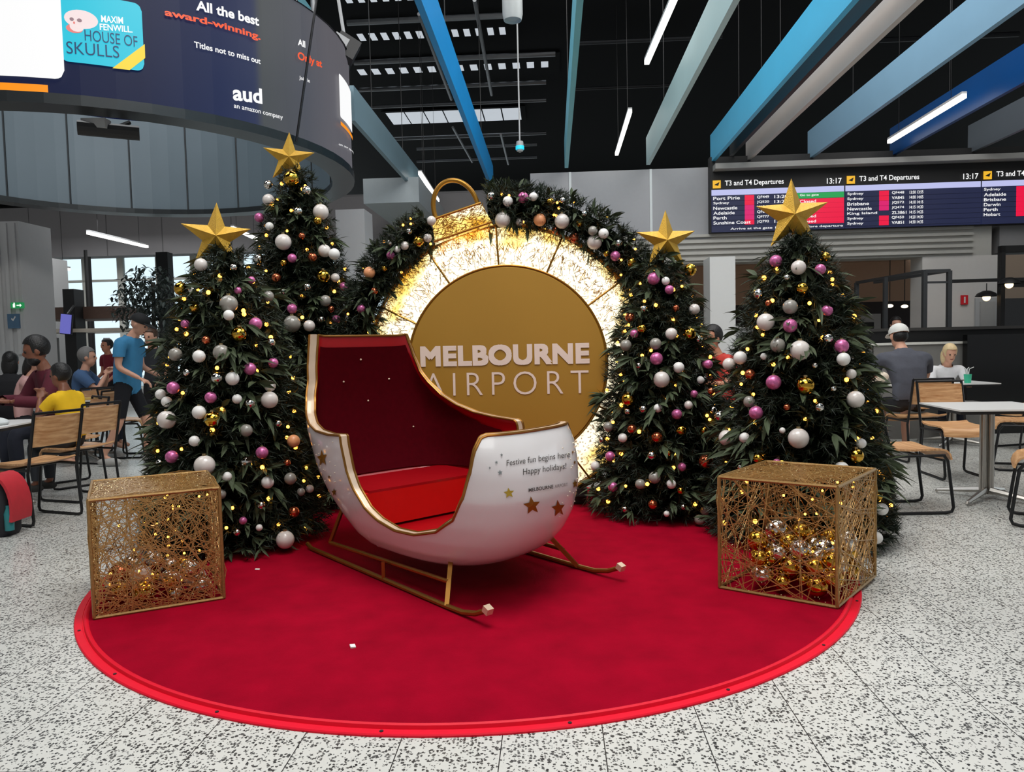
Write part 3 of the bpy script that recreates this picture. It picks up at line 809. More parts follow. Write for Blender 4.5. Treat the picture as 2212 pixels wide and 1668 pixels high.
def decal_star(x, y, r, mat, sx=1.0, rot=-.13):
    c, s_ = math.cos(rot), math.sin(rot)
    pts = [(x + sx * (p[0] * c + p[1] * s_), y - (-p[0] * s_ + p[1] * c)) for p in star2(r, .45)]
    decal('star_decal', pts + [(x, y)], [(i, (i + 1) % 10, 10) for i in range(10)], mat)
M_foil2 = pm('bright_gold_foil', (190, 160, 60), .3, .6, var=.1)
for x, y, r, sx in ((1148, 1092, 20, .95), (1205, 1098, 19, .8), (1241, 1045, 10, .6), (1240, 999, 5, .6), (1236, 977, 4, .7), (697, 990, 19, .62), (723, 1063, 9, .62), (712, 1030, 4, .7)): decal_star(x, y, r, M_dgold, sx)
decal_star(1099, 1065, 12, M_foil2)
for x, y, r in ((1072, 999, 4), (1058, 1011, 3), (1083, 983, 3.5), (1080, 1021, 6)): decal_star(x, y, r, pm('silver_foil', (150, 156, 156), .3, .6))
M_ink = pm('dark_ink', (70, 66, 62), .6)
def decal_text(s_, x0, y0, x1, y1, h, bold=0.0, mat=None):
    pts, fs = fit_text(s_, 0, 1, 0, h, bold)
    decal('lettering', [(x0 + (x1 - x0) * p[0], y0 + (y1 - y0) * p[0] - p[1]) for p in pts], fs, mat or M_ink)
decal_text('Festive fun begins here', 1094, 1011, 1230, 992, 17, .0)
decal_text('Happy holidays!', 1129, 1030, 1222, 1017, 17, .0)
decal_text('MELBOURNE', 1141, 1063, 1194, 1055, 8, .02); decal_text('AIRPORT', 1197, 1054.5, 1225, 1050, 7, -.01)
rs_ = random.Random(5); spk = MB()
for k in range(70):
    x = rs_.uniform(1205, 1262); y = rs_.uniform(955, 1120)
    if rs_.random() > (x - 1200) / 62: continue
    h_ = stick(bvh_out, x, y, .002)
    if h_: spk.ball(h_[0], .0035, 5, 4)
for k in range(40):
    x = rs_.uniform(668, 725); y = rs_.uniform(955, 1130)
    h_ = stick(bvh_out, x, y, .002)
    if h_: spk.ball(h_[0], .003, 5, 4)
spk.build('glitter_dots', pm('glitter_dots', (250, 240, 215), .3, .3), sl)
# runners
for side in (-1, 1):
    v = .46 * side; zr = CT + .014
    rn = MB().tube([S(-.84, v, zr + .02), S(-.78, v, zr), S(.68, v, zr), S(.82, v, zr + .004), S(.92, v, zr + .025), S(1.0, v, zr + .06)], .0135, 8).build('runner', M_sgold, sl, True)
    WM[rn.name] = WM[sl.name]
    MB().box(S(1.01, v, zr + .066), (.036, .036, .032), (0, .4, math.atan2(SD.y, SD.x))).build('runner_tip', M_cream, rn)
    MB().tube([S(-.52, v, .115), S(.63, v * .88, .125)], .012, 8).build('brace_bar', M_sgold, sl, True)
    MB().tube([S(.69, v, zr), S(.57, v * .74, .215)], .016, 4).build('strut', M_sgold, sl)
    MB().tube([S(.10, v, zr), S(.10, v, .125)], .013, 4).build('strut', M_sgold, sl)
    MB().tube([S(-.52, v, .115), S(-.42, v * .92, .33)], .013, 4).build('strut', M_sgold, sl)

# ------------------------------------------------------------------ giant bauble sign
KC = at(1097, 790, 5.8); KYAW = -.05
KX = Vector((math.cos(KYAW), math.sin(KYAW), 0)); KN = Vector((math.sin(KYAW), -math.cos(KYAW), 0)); KZv = Vector((0, 0, 1))
# roll of the picture is the camera's; the sign itself stands level
def K(x, z, n=0.0): return KC + KX * x + KZv * z + KN * n
def KP(r, a, n=0.0): return K(r * math.cos(a), r * math.sin(a), n)
sg = thing('bauble_sign', 'giant gold bauble sign reading MELBOURNE AIRPORT behind the sleigh', 'sign', (KC.x, KC.y, CT), KYAW)
R1, R2 = .765, 1.09
M_disc = pm('sign_gold', (172, 128, 44), .42, .15, var=.05, scale=2)
NK = 96
g = MB(); rows = []
for r, n in ((.001, .10), (R1 - .012, .10), (R1, .088), (R1, -.05)):
    rows.append([KP(r, 2 * PI * j / NK, n) for j in range(NK)])
g.grid(rows, closed=True); g.build('face_disc', M_disc, sg)
# lit mesh ring: glowing tinsel behind gold wire
def tinsel():
    m = bpy.data.materials.new('lit_tinsel'); m.use_nodes = True; nt = m.node_tree; b = nt.nodes['Principled BSDF']
    tc = nt.nodes.new('ShaderNodeTexCoord')
    v = nt.nodes.new('ShaderNodeTexVoronoi'); v.inputs['Scale'].default_value = 75; nt.links.new(tc.outputs['Object'], v.inputs['Vector'])
    n = nt.nodes.new('ShaderNodeTexNoise'); n.inputs['Scale'].default_value = 3.2; n.inputs['Detail'].default_value = 5; nt.links.new(tc.outputs['Object'], n.inputs['Vector'])
    vs_ = nt.nodes.new('ShaderNodeVectorMath'); vs_.operation = 'SUBTRACT'; vs_.inputs[1].default_value = (0, 0, KC.z - CT); nt.links.new(tc.outputs['Object'], vs_.inputs[0])
    vl = nt.nodes.new('ShaderNodeVectorMath'); vl.operation = 'LENGTH'; nt.links.new(vs_.outputs[0], vl.inputs[0])
    rm = nt.nodes.new('ShaderNodeMapRange'); rm.inputs['From Min'].default_value = R1; rm.inputs['From Max'].default_value = R2 + .02; rm.inputs['To Min'].default_value = .26; rm.inputs['To Max'].default_value = -.13
    nt.links.new(vl.outputs['Value'], rm.inputs['Value'])
    ad = nt.nodes.new('ShaderNodeMath'); ad.operation = 'ADD'; nt.links.new(n.outputs['Fac'], ad.inputs[0]); nt.links.new(rm.outputs['Result'], ad.inputs[1])
    cr = nt.nodes.new('ShaderNodeValToRGB'); e = cr.color_ramp.elements
    e[0].position = .26; e[0].color = lin((206, 150, 30)); e[1].position = .54; e[1].color = lin((255, 246, 214))
    k = e.new(.40); k.color = lin((244, 214, 120))
    nt.links.new(ad.outputs[0], cr.inputs[0])
    s_ = nt.nodes.new('ShaderNodeSeparateColor'); nt.links.new(v.outputs['Color'], s_.inputs[0])
    mr = nt.nodes.new('ShaderNodeMapRange'); mr.inputs['From Min'].default_value = .08; mr.inputs['From Max'].default_value = .35; mr.inputs['To Min'].default_value = .12; mr.inputs['To Max'].default_value = 1.0
    nt.links.new(s_.outputs[0], mr.inputs['Value'])
    mu = nt.nodes.new('ShaderNodeMath'); mu.operation = 'MULTIPLY'; mu.inputs[1].default_value = 1.25
    nt.links.new(mr.outputs['Result'], mu.inputs[0])
    nt.links.new(cr.outputs[0], b.inputs['Base Color']); nt.links.new(cr.outputs[0], b.inputs['Emission Color'])
    nt.links.new(mu.outputs[0], b.inputs['Emission Strength']); b.inputs['Roughness'].default_value = .4
    return m
M_tinsel = tinsel()
M_goldwire = pm('gold_wire', (176, 132, 54), .3, .8, var=.25, scale=60)
M_goldbar = pm('gold_bar', (150, 106, 34), .35, .7, var=.1)
g = MB(); rows = []
for r, n in ((R1 + .004, .06), (R1 + .10, .075), (R1 + .2, .06), (R2 - .02, .0), (R2 - .015, -.12)):
    rows.append([KP(r, 2 * PI * j / NK, n) for j in range(NK)])
g.grid(rows, closed=True); g.build('lit_ring', M_tinsel, sg, True)
rw = random.Random(11); g = MB()
for k in range(2200):
    a = rw.uniform(-.6, PI + .9); q = rw.random() ** .5
    r0 = R1 + q * (R2 - R1); da = rw.uniform(-.05, .05); dr_ = rw.uniform(-.09, .09)
    r1 = min(R2 + .004, max(R1 + .01, r0 + dr_))
    f = lambda r: .088 - .10 * ((r - R1) / (R2 - R1)) ** 2.2
    g.tube([KP(r0, a, f(r0)), KP((r0 + r1) / 2 + rw.uniform(-.01, .01), a + da / 2, f((r0 + r1) / 2) + .004), KP(r1, a + da, f(r1))], .0021, 3, cap=False)
g.build('wire_mesh', M_goldwire, sg)
g = MB()
for a in [93.5 + 30.2 * k for k in range(12)]:
    a = math.radians(a)
    MB().tube([KP(R1, a, .09), KP(R1 + .17, a, .085), KP(R2 - .01, a, .02)], .0085, 6).build('divider_bar', M_goldbar, sg)
g = MB(); g.tube([KP(R2, 2 * PI * j / NK, 0) for j in range(NK)], .014, 6, closed=True); g.tube([KP(R1 + .004, 2 * PI * j / NK, .095) for j in range(NK)], .008, 6, closed=True); g.tube([KP(R2, 2 * PI * j / NK, -.14) for j in range(NK)], .012, 6, closed=True)
g.build('hoop_frame', M_goldbar, sg, True)
# neck and loop, tilted to the left
ca = math.radians(107); cd = Vector(KX * math.cos(ca) + KZv * math.sin(ca)); ct_ = Vector(KX * math.sin(ca) - KZv * math.cos(ca))
nk = MB(); rows = []
for q, hw in ((R2 - .03, .235), (R2 + .03, .225), (R2 + .14, .205), (R2 + .155, .195)):
    rows.append([KC + cd * q + ct_ * (hw * cx_) + KN * (.1 * ny - .04) for cx_, ny in ((-1, -1), (-1, 1), (-.5, 1.25), (0, 1.35), (.5, 1.25), (1, 1), (1, -1))])
nk.grid(rows, closed=True); nk.add(rows[-1], [tuple(range(7))]); nk.build('neck', M_tinsel, sg)
g = MB()
for k in range(260):
    q = rw.uniform(R2 + .0, R2 + .15); x = rw.uniform(-.21, .21); dq, dx = rw.uniform(-.04, .04), rw.uniform(-.06, .06)
    g.tube([KC + cd * q + ct_ * x + KN * .098, KC + cd * min(R2 + .155, max(R2 - .02, q + dq)) + ct_ * max(-.215, min(.215, x + dx)) + KN * .1], .0024, 3, cap=False)
for q, hw in ((R2 - .01, .235), (R2 + .152, .2)): g.tube([KC + cd * q + ct_ * hw * s_ + KN * .1 for s_ in (-1, -.3, .3, 1)], .01, 6)
g.build('neck_wire', M_goldwire, sg)
lc = KC + cd * (R2 + .155); g = MB()
g.tube([lc + ct_ * (.172 * math.cos(t)) + cd * (.04 + .22 * math.sin(t)) for t in np.linspace(-.25, PI + .25, 28)], .019, 10)
g.build('hanging_loop', M_goldbar, sg, True)
M_let = pm('sign_lettering', (236, 214, 200), .5, var=.02)
def sign_text(s_, x0, x1, z0, z1, bold, space=1.0, stroke=0):
    pts, fs = fit_text(s_, x0, x1, z0, z1, bold, space)
    g = MB()
    for k, (dx, dz) in enumerate(((0, 0), (-1, 1), (1, 1), (-1, -1), (1, -1)) if stroke else ((0, 0),)): g.add([K(p[0] + dx * stroke, p[1] + dz * stroke, .105 + .0004 * k) for p in pts], fs)
    g.build('lettering', M_let, sg)
def kxz(x, y):
    d = Vector(ray(x, y)); o = Vector((0, 0, CAMH)); n = KN
    t = (KC + KN * .106 - o).dot(n) / d.dot(n); P = o + d * t - KC
    return P.dot(KX), P.z
x0, zlo = kxz(911, 791); x1, _ = kxz(1271, 784); _, zhi = kxz(1100, 744); _, zl2 = kxz(1100, 789)
sign_text('MELBOURNE', x0, x1, zl2 + .009, zhi - .009, 0, 1.05, .0095)
_, za = kxz(1100, 853); _, zb = kxz(1100, 803)
sign_text('AIRPORT', x0 + .01, x1, za, zb, -.012, 1.35)
g = MB()
for s_ in (-1, 1): g.box(K(.55 * s_, -1.0, -.2), (.08, .5, .06)).tube([K(.55 * s_, -1.0, -.05), K(.55 * s_, .2, -.08)], .02, 6)
g.box(K(0, -1.085, -.1), (1.2, .1, .05)).build('stand', M_black, sg)

# ------------------------------------------------------------------ trees
M_needle = pm('pine_needles', (26, 38, 22), .6, var=.5, scale=9)
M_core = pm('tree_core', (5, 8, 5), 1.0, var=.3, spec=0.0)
M_leaf = pm('eucalyptus_leaves', (66, 76, 54), .6, var=.5, scale=7, spec=.25)
M_wirec = pm('green_cable', (16, 30, 16), .6)
M_bulb = glow('warm_bulb', (255, 168, 62), 7.0)
TP = [(0, 1.0), (.08, .985), (.21, .92), (.4, .82), (.6, .70), (.74, .56), (.83, .44), (.92, .28), (.97, .16), (1.0, .05)]
def needles(mb, rnd, p, d, n, L, nl):
    d = d.normalized(); a = d.orthogonal().normalized(); b = d.cross(a)
    for i in range(n):
        q = rnd.random(); t = rnd.uniform(0, 2 * PI)
        o = p + d * (L * q)
        nd = (d * rnd.uniform(.5, 1.0) + (a * math.cos(t) + b * math.sin(t)) * rnd.uniform(.5, .9)).normalized()
        s_ = nd.cross(Vector((rnd.random() - .5, rnd.random() - .5, rnd.random() - .5))).normalized() * .0036
        mb.add([o - s_, o + s_, o + nd * nl * rnd.uniform(.7, 1.2)], [(0, 1, 2)])
def leaf(mb, p, d, L, w, nrm):
    d = d.normalized(); s_ = d.cross(nrm)
    if s_.length < 1e-4: s_ = d.orthogonal()
    s_.normalize(); n = s_.cross(d)
    q = [(0, .08), (.25, .8), (.5, 1.0), (.75, .62), (1.0, 0)]
    vs = []
    for t, k in q:
        c = p + d * (L * t) - Vector((0, 0, 1)) * (L * .22 * t * t)
        vs += [c - s_ * (w * k) + n * (w * .35 * k), c, c + s_ * (w * k) + n * (w * .35 * k)]
    fs = []
    for i in range(len(q) - 1):
        a = i * 3; fs += [(a, a + 1, a + 4, a + 3), (a + 1, a + 2, a + 5, a + 4)]
    mb.add(vs, fs)
def spray(mb, rnd, p, d, n, L):
    for i in range(n):
        dd = d + Vector((rnd.uniform(-.85, .85), rnd.uniform(-.85, .85), rnd.uniform(-.75, .45)))
        leaf(mb, p + d * rnd.uniform(0, .06), dd, L * rnd.uniform(.65, 1.15), L * rnd.uniform(.085, .125), Vector((rnd.uniform(-.4, .4), rnd.uniform(-.4, .4), 1)) if rnd.random() < .5 else d)
TREES = {}
def tree(key, label, cx, cy, h, rb, seed, nn=1000, ns=150):
    rnd = random.Random(seed)
    t = thing('christmas_tree', label, 'christmas tree', (cx, cy, CT), 0, 'decorated Christmas trees')
    Rz = lambda z: rb * lerp(TP, z / h)
    C = Vector((cx, cy, CT))
    MB().tube([C, C + Vector((0, 0, h * .96))], .03, 8).build('trunk', pm('trunk_brown', (48, 34, 24), .8), t)
    # dark inner boughs
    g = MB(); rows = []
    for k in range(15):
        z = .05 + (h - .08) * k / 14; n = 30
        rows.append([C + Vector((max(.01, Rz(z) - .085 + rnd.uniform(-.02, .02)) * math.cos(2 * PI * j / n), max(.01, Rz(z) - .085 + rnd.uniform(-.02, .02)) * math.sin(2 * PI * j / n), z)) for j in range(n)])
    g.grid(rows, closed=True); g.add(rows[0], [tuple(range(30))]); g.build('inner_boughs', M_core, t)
    g = MB(); e = MB()
    def spot(front=False):
        while True:
            z = rnd.uniform(.02, h * .985)
            if rnd.random() < Rz(z) / rb + .12: break
        a = rnd.uniform(0, 2 * PI) if not front else rnd.uniform(PI * .98, PI * 2.02)
        d = Vector((math.cos(a), math.sin(a), rnd.uniform(-.25, .35)))
        return C + Vector((math.cos(a), math.sin(a), 0)) * (Rz(z) - .07) + Vector((0, 0, max(z, .045))), d, z
    for i in range(nn):
        p, d, z = spot(i % 4 > 0)
        if i % 3 == 0: p = p - Vector((d.x, d.y, 0)) * .03
        needles(g, rnd, p, d, 17, .10, .062)
    g.build('pine_foliage', M_needle, t)
    for i in range(ns):
        p, d, z = spot(i % 3 > 0)
        if i % 3 == 0: p = p + Vector((d.x, d.y, 0)) * .05
        spray(e, rnd, p, d, rnd.randint(4, 7), rnd.uniform(.12, .19) if z > .15 else .10)
    e.v = [(v[0], v[1], max(v[2], CT + .004)) for v in e.v]
    e.build('leaf_sprays', M_leaf, t)
    TREES[key] = (C, Rz, h)
    # string of warm lights
    s_ = thing('string_lights', 'warm string lights wound on the ' + {'LF': 'left front', 'LB': 'tallest', 'RF': 'middle right', 'RR': 'far right'}[key] + ' christmas tree', 'string lights', C)
    bs = []
    nb = 62
    for i in range(nb):
        z = .12 + (h - .25) * (i + rnd.uniform(-.3, .3)) / nb; z = max(.08, z)
        a = PI * 1.5 + math.sin(i * 2.4 + seed) * 1.45 + rnd.uniform(-.2, .2)
        rr = Rz(z) - .015 + rnd.uniform(-.02, .035)
        bs.append(C + Vector((rr * math.cos(a), rr * math.sin(a), z)))
    w = MB()
    for i in range(nb - 1):
        m_ = (bs[i] + bs[i + 1]) / 2; dv = Vector((m_.x - cx, m_.y - cy, 0)); dv.normalize()
        m_ = C + Vector((0, 0, m_.z - CT)) + dv * (Rz(m_.z - CT) - .05)
        w.tube([bs[i], bs[i].lerp(m_, .5) - dv * .03, m_, bs[i + 1].lerp(m_, .5) - dv * .03, bs[i + 1]], .0016, 3, cap=False)
    w.build('light_cable', M_wirec, s_)
    for b in bs: MB().ball(b, rnd.uniform(.010, .0155), 8, 6).build('bulb', M_bulb, s_, True)
    return t
P = at(505, 900, 5.05); tree('LF', 'christmas tree left of the sleigh, behind the left wire cube', P.x, P.y, 2.02, .585, 21, 1900, 170)
P = at(655, 700, 6.25); tree('LB', 'tallest christmas tree, standing behind the sleigh back', P.x, P.y, 2.83, .60, 22, 2100, 160)
P = at(1428, 900, 5.6); tree('RF', 'christmas tree between the gold sign and the right wire cube', P.x, P.y, 1.96, .52, 23, 1600, 130)
P = at(1722, 900, 4.85); tree('RR', 'christmas tree directly behind the right wire cube', P.x, P.y, 2.0, .565, 24, 1900, 170)

# star toppers
M_star = pm('star_gold', (204, 160, 58), .36, .55, var=.18, scale=40, bump=.5, bscale=220)
def treestar(key, px, py, Y, r, roll, yaw, label):
    P = at(px, py, Y); X = Vector((math.cos(yaw), math.sin(yaw), 0)); N_ = Vector((math.sin(yaw), -math.cos(yaw), 0)); Z_ = Vector((0, 0, 1))
    t = thing('tree_star', label, 'star', P, yaw, 'gold tree-top stars')
    vs = [P + X * p[0] + Z_ * p[1] for p in star2(r, .40, PI / 2 + roll)]
    g = MB(); g.add(vs + [P + N_ * r * .3, P - N_ * r * .3], [(i, (i + 1) % 10, 10) for i in range(10)] + [((i + 1) % 10, i, 11) for i in range(10)])
    g.build('star_body', M_star, t)
    C = TREES[key][0]
    MB().tube([P - Z_ * r * .35, Vector((C.x, C.y, CT + TREES[key][2] * .93))], .012, 6).build('star_stem', M_sgold, t)
treestar('LF', 467, 512, 5.03, .23, -.05, .35, 'gold star on the tree left of the sleigh')
treestar('LB', 624, 342, 6.23, .215, -.05, .3, 'gold star on the tallest tree, against the screen ring')
treestar('RF', 1438, 521, 5.58, .23, 0, 0, 'gold star between the sign and the departures board')
treestar('RR', 1711, 466, 4.83, .238, .02, -.1, 'largest gold star, in front of the departures board')

# ------------------------------------------------------------------ garland round the sign
rnd = random.Random(77)
gl = thing('garland', 'green garland with leaves arching over the giant gold bauble sign', 'garland', (KC.x, KC.y, CT), KYAW)
GR, GT = 1.235, .13
g = MB(); e = MB(); core = MB()
def gar_spots(n):
    out = []
    while len(out) < n:
        a = math.radians(rnd.uniform(8, 182))
        if abs(math.degrees(a) - 107) < 11: continue
        t = rnd.uniform(0, 2 * PI)
        d = KP(1, a) - KC; dd = d * math.cos(t) + KN * math.sin(t)
        if math.sin(t) < -.5: continue
        out.append((KP(GR, a) + dd * (GT * .75) - KN * .04, dd, a))
    return out
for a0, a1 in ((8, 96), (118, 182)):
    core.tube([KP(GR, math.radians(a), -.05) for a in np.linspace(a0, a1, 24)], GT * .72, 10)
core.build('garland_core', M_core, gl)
for p, d, a in gar_spots(1400): needles(g, rnd, p, d, 15, .09, .055)
g.build('pine_foliage', M_needle, gl)
for p, d, a in gar_spots(120): spray(e, rnd, p, d, rnd.randint(4, 7), rnd.uniform(.10, .16))
e.build('leaf_sprays', M_leaf, gl)
s_ = thing('string_lights', 'warm string lights threaded through the garland over the sign', 'string lights', (KC.x, KC.y, CT))
w = MB(); bs = sorted(gar_spots(46), key=lambda q: q[2]); pv = None
for p, d, a in bs:
    b = p + d * .05
    MB().ball(b, .0095, 8, 6).build('bulb', M_bulb, s_, True)
    if pv is not None and (pv - b).length < .35: w.tube([pv, pv.lerp(b, .5) - d * .05, b], .0016, 3, cap=False)
    pv = b
w.build('light_cable', M_wirec, s_)

# ------------------------------------------------------------------ baubles
BM = {'P': ('pearl white', pm('bauble_pearl', (214, 206, 200), .28, var=.06, coat=.4)),
      'W': ('white', pm('bauble_white', (228, 226, 222), .4, var=.03)),
      'G': ('mirrored gold', pm('bauble_gold', (206, 160, 62), .1, 1.0, var=.05)),
      'S': ('mirrored silver', pm('bauble_silver', (214, 210, 202), .1, 1.0, var=.05)),
      'K': ('crackled pink', pm('bauble_pink', (198, 104, 156), .3, .35, var=.7, scale=60)),
      'C': ('copper', pm('bauble_copper', (196, 104, 70), .14, .9, var=.08)),
      'Y': ('smoky grey', pm('bauble_grey', (142, 138, 130), .25, var=.12, coat=.4)),
      'O': ('peach', pm('bauble_peach', (232, 160, 112), .35, var=.06))}
M_cap = pm('bauble_cap', (170, 150, 110), .3, .9)
BALLS = {}
def ball_mesh(r, kind, hi):
    k = (round(r, 3), kind)
    if k not in BALLS:
        g = MB(); g.ball((0, 0, 0), r, 22 if hi else 16, 14 if hi else 10)
        me = bpy.data.meshes.new('bauble'); me.from_pydata(g.v, [], g.f); me.polygons.foreach_set('use_smooth', [True] * len(me.polygons))
        me.materials.append(BM[kind][1]); BALLS[k] = me
    return BALLS[k]
CAPME = {}
def cap_mesh(r):
    k = round(r, 3)
    if k not in CAPME:
        g = MB(); g.lathe([(0, r * 1.17), (r * .2, r * 1.17), (r * .22, r * .95), (0, r * .95)], (0, 0, 0), 10)
        me = bpy.data.meshes.new('hanger_cap'); me.from_pydata(g.v, [], g.f); me.materials.append(M_cap); CAPME[k] = me
    return CAPME[k]
PLACED = []
def put_bauble(p, r, kind, place, cap=False):
    r = max(.012, round(r / .003) * .003)
    o = bpy.data.objects.new('bauble', ball_mesh(r, kind, r > .03)); col.objects.link(o); o.location = p
    o['category'] = 'bauble'
    if cap:
        c = bpy.data.objects.new('hanger_cap', cap_mesh(r)); col.objects.link(c); c.parent = o
    PLACED.append((o, Vector(p), r, kind, place))
def clear_of(p, r): return all((p - q[1]).length > (r + q[2]) * .98 for q in PLACED)
def on_cone(key, x, y, r):
    C, Rz, h = TREES[key]; d = Vector(ray(x, y)).normalized(); o = Vector((0, 0, CAMH)); best = None
    for i in range(900):
        t = 2.8 + i * .005; P = o + d * t; q = P - C; rad = math.hypot(q.x, q.y); lim = Rz(min(h, max(0, q.z))) + r * .35 + .028
        gap = rad - lim
        if q.z < 0.0: break
        if best is None or gap < best[0]: best = (gap, P)
        if gap <= 0: break
    return best[1], best[0]
def px(key_Y, d): return d * key_Y / F / 2
LF = [(434,572,28,'P'),(504,578,16,'S'),(391,624,30,'G'),(415,627,17,'S'),(494,657,38,'Y'),(494,681,22,'W'),(580,640,24,'Y'),(552,700,28,'K'),(516,722,32,'G'),(514,628,15,'K'),(543,605,16,'K'),(430,770,28,'W'),(379,766,28,'Y'),(478,762,36,'Y'),(502,818,30,'W'),(468,817,26,'S'),(540,797,26,'K'),(590,784,23,'K'),(374,838,27,'K'),(455,859,26,'K'),(512,862,21,'W'),(540,872,22,'S'),(583,834,25,'W'),(582,864,36,'P'),(347,852,22,'W'),(360,868,22,'W'),(430,891,30,'W'),(360,907,40,'P'),(459,907,36,'G'),(532,930,27,'Y'),(420,953,23,'W'),(371,987,27,'K'),(442,1006,44,'P'),(566,978,28,'K'),(532,998,26,'S'),(634,953,27,'O'),(490,1030,21,'W'),(578,1042,28,'W'),(627,1034,26,'Y'),(478,1068,22,'Y'),(564,1092,19,'S'),(650,1063,19,'Y'),(635,1106,24,'C'),(616,1166,40,'P'),(512,1150,18,'S'),(669,1056,18,'P'),(600,915,16,'S'),(404,805,16,'S'),(445,735,18,'C'),(400,700,18,'K'),(420,665,20,'G'),(585,740,20,'S'),(620,1000,16,'C'),(525,1125,16,'K'),(560,1140,14,'W'),(345,1000,16,'S')]
LB = [(629,386,34,'G'),(579,399,18,'S'),(662,412,20,'S'),(580,432,25,'P'),(644,457,20,'S'),(693,458,34,'P'),(560,470,20,'K'),(582,489,18,'W'),(686,477,18,'G'),(612,523,35,'P'),(701,542,28,'P'),(559,559,20,'S'),(631,558,20,'K'),(675,556,20,'C'),(722,549,24,'W'),(597,600,20,'C'),(698,597,30,'G'),(724,600,20,'P'),(631,667,22,'K'),(703,650,25,'Y'),(631,700,36,'Y'),(668,704,25,'P'),(736,713,17,'W'),(727,690,18,'K'),(742,619,18,'K'),(664,620,16,'S'),(652,510,15,'C'),(610,630,16,'S'),(694,690,15,'S'),(715,668,14,'C'),(760,690,16,'G'),(613,568,15,'G')]
RF = [(1491,583,27,'G'),(1412,602,26,'K'),(1438,607,17,'W'),(1446,626,20,'K'),(1391,667,17,'S'),(1361,686,22,'C'),(1387,710,19,'G'),(1450,721,25,'P'),(1500,668,24,'P'),(1460,666,15,'C'),(1490,721,28,'G'),(1416,743,26,'Y'),(1352,746,25,'Y'),(1509,733,19,'S'),(1418,775,27,'K'),(1466,794,24,'W'),(1370,721,18,'K'),(1525,786,19,'K'),(1429,820,36,'P'),(1357,863,30,'G'),(1356,889,15,'S'),(1390,884,19,'S'),(1421,882,19,'W'),(1462,895,23,'K'),(1487,875,19,'P'),(1499,851,17,'K'),(1513,821,17,'W'),(1471,930,22,'G'),(1419,945,25,'C'),(1365,927,20,'C'),(1345,946,21,'W'),(1314,922,22,'Y'),(1318,986,21,'K'),(1286,1007,21,'W'),(1408,984,20,'S'),(1444,978,15,'G'),(1473,1009,19,'K'),(1414,1032,26,'Y'),(1383,1046,22,'Y'),(1450,1046,20,'W'),(1470,1060,18,'G'),(1324,1052,22,'K'),(1410,1090,21,'C'),(1476,1095,13,'S'),(1523,1104,20,'Y'),(1511,1123,23,'Y'),(1540,886,16,'S'),(1300,950,14,'S'),(1350,1100,14,'S'),(1440,1110,14,'W'),(1520,930,16,'G'),(1380,790,14,'S')]
RRL = [(1676,564,27,'K'),(1725,578,31,'P'),(1772,582,24,'K'),(1733,623,26,'G'),(1639,635,22,'S'),(1707,663,31,'Y'),(1654,696,37,'P'),(1707,704,30,'K'),(1787,671,24,'K'),(1783,555,20,'G'),(1680,746,32,'Y'),(1728,757,44,'P'),(1788,731,22,'S'),(1818,748,31,'K'),(1822,776,29,'W'),(1599,773,29,'W'),(1575,787,27,'P'),(1671,826,32,'K'),(1620,809,23,'C'),(1740,833,40,'G'),(1848,863,38,'P'),(1618,868,26,'Y'),(1633,892,30,'K'),(1770,880,23,'S'),(1570,946,34,'P'),(1608,946,23,'W'),(1555,899,24,'S'),(1725,947,45,'P'),(1849,985,34,'G'),(1860,958,22,'W'),(1638,991,23,'G'),(1678,1001,20,'K'),(1818,1013,31,'W'),(1839,808,22,'P'),(1905,1100,27,'W'),(1893,1162,27,'W'),(1898,1072,17,'G'),(1525,997,30,'C'),(1530,787,20,'K'),(1536,845,16,'C'),(1700,600,14,'S'),(1660,655,14,'C'),(1700,880,16,'C'),(1600,1010,14,'S'),(1760,790,14,'S'),(1800,840,14,'S'),(1690,930,14,'W'),(1650,770,14,'W')]
PLACES = {'LF': 'the left front tree', 'LB': 'the tallest tree', 'RF': 'the tree right of the sign', 'RR': 'the far right tree', 'G': 'the garland'}
for key, lst, Y in (('LF', LF, 4.65), ('LB', LB, 5.9), ('RF', RF, 5.2), ('RR', RRL, 4.5)):
    for (x, y, d, k) in lst:
        p, gap = on_cone(key, x, y, px(Y, d))
        r = d * p.y / F / 2
        p, gap = on_cone(key, x, y, r)
        p.z = max(p.z, CT + r + .003)
        for _ in range(12):
            if clear_of(p, r): break
            p = p + (p - Vector((0, 0, CAMH))).normalized() * -.02
        put_bauble(p, r, k, key, d >= 28)
GA = [(932,477,20,'P'),(924,514,18,'P'),(904,522,24,'G'),(874,531,18,'P'),(858,539,15,'W'),(843,525,15,'S'),(844,552,19,'K'),(798,589,25,'O'),(809,629,16,'C'),(1086,475,34,'P'),(1122,480,17,'P'),(1166,475,26,'O'),(1214,478,32,'P'),(1097,435,22,'W'),(1130,427,23,'K'),(1152,425,19,'W'),(1061,424,18,'S'),(1201,498,18,'C'),(1240,514,24,'C'),(1284,523,32,'P'),(1303,506,22,'W'),(1280,500,20,'Y'),(1336,525,17,'S'),(1329,553,22,'K'),(1364,567,20,'G'),(1189,436,16,'G'),(1215,433,14,'S'),(1251,483,15,'G'),(780,667,18,'K'),(830,580,14,'G'),(884,500,14,'S'),(1310,548,14,'G'),(1262,462,14,'S')]
for (x, y, d, k) in GA:
    n_ = KN; o = Vector((0, 0, CAMH)); dv = Vector(ray(x, y)); r = d * 5.75 / F / 2
    t = (KC + KN * .10 - o).dot(n_) / dv.dot(n_); p = o + dv * t
    rad = (p - KC).length; off = .045 + math.sqrt(max(0, GT ** 2 - min(GT, abs(rad - GR)) ** 2)) * .6
    t = (KC + KN * off - o).dot(n_) / dv.dot(n_); p = o + dv * t
    for _ in range(10):
        if clear_of(p, r): break
        p = p + KN * .015
    put_bauble(p, r, k, 'G', d >= 28)
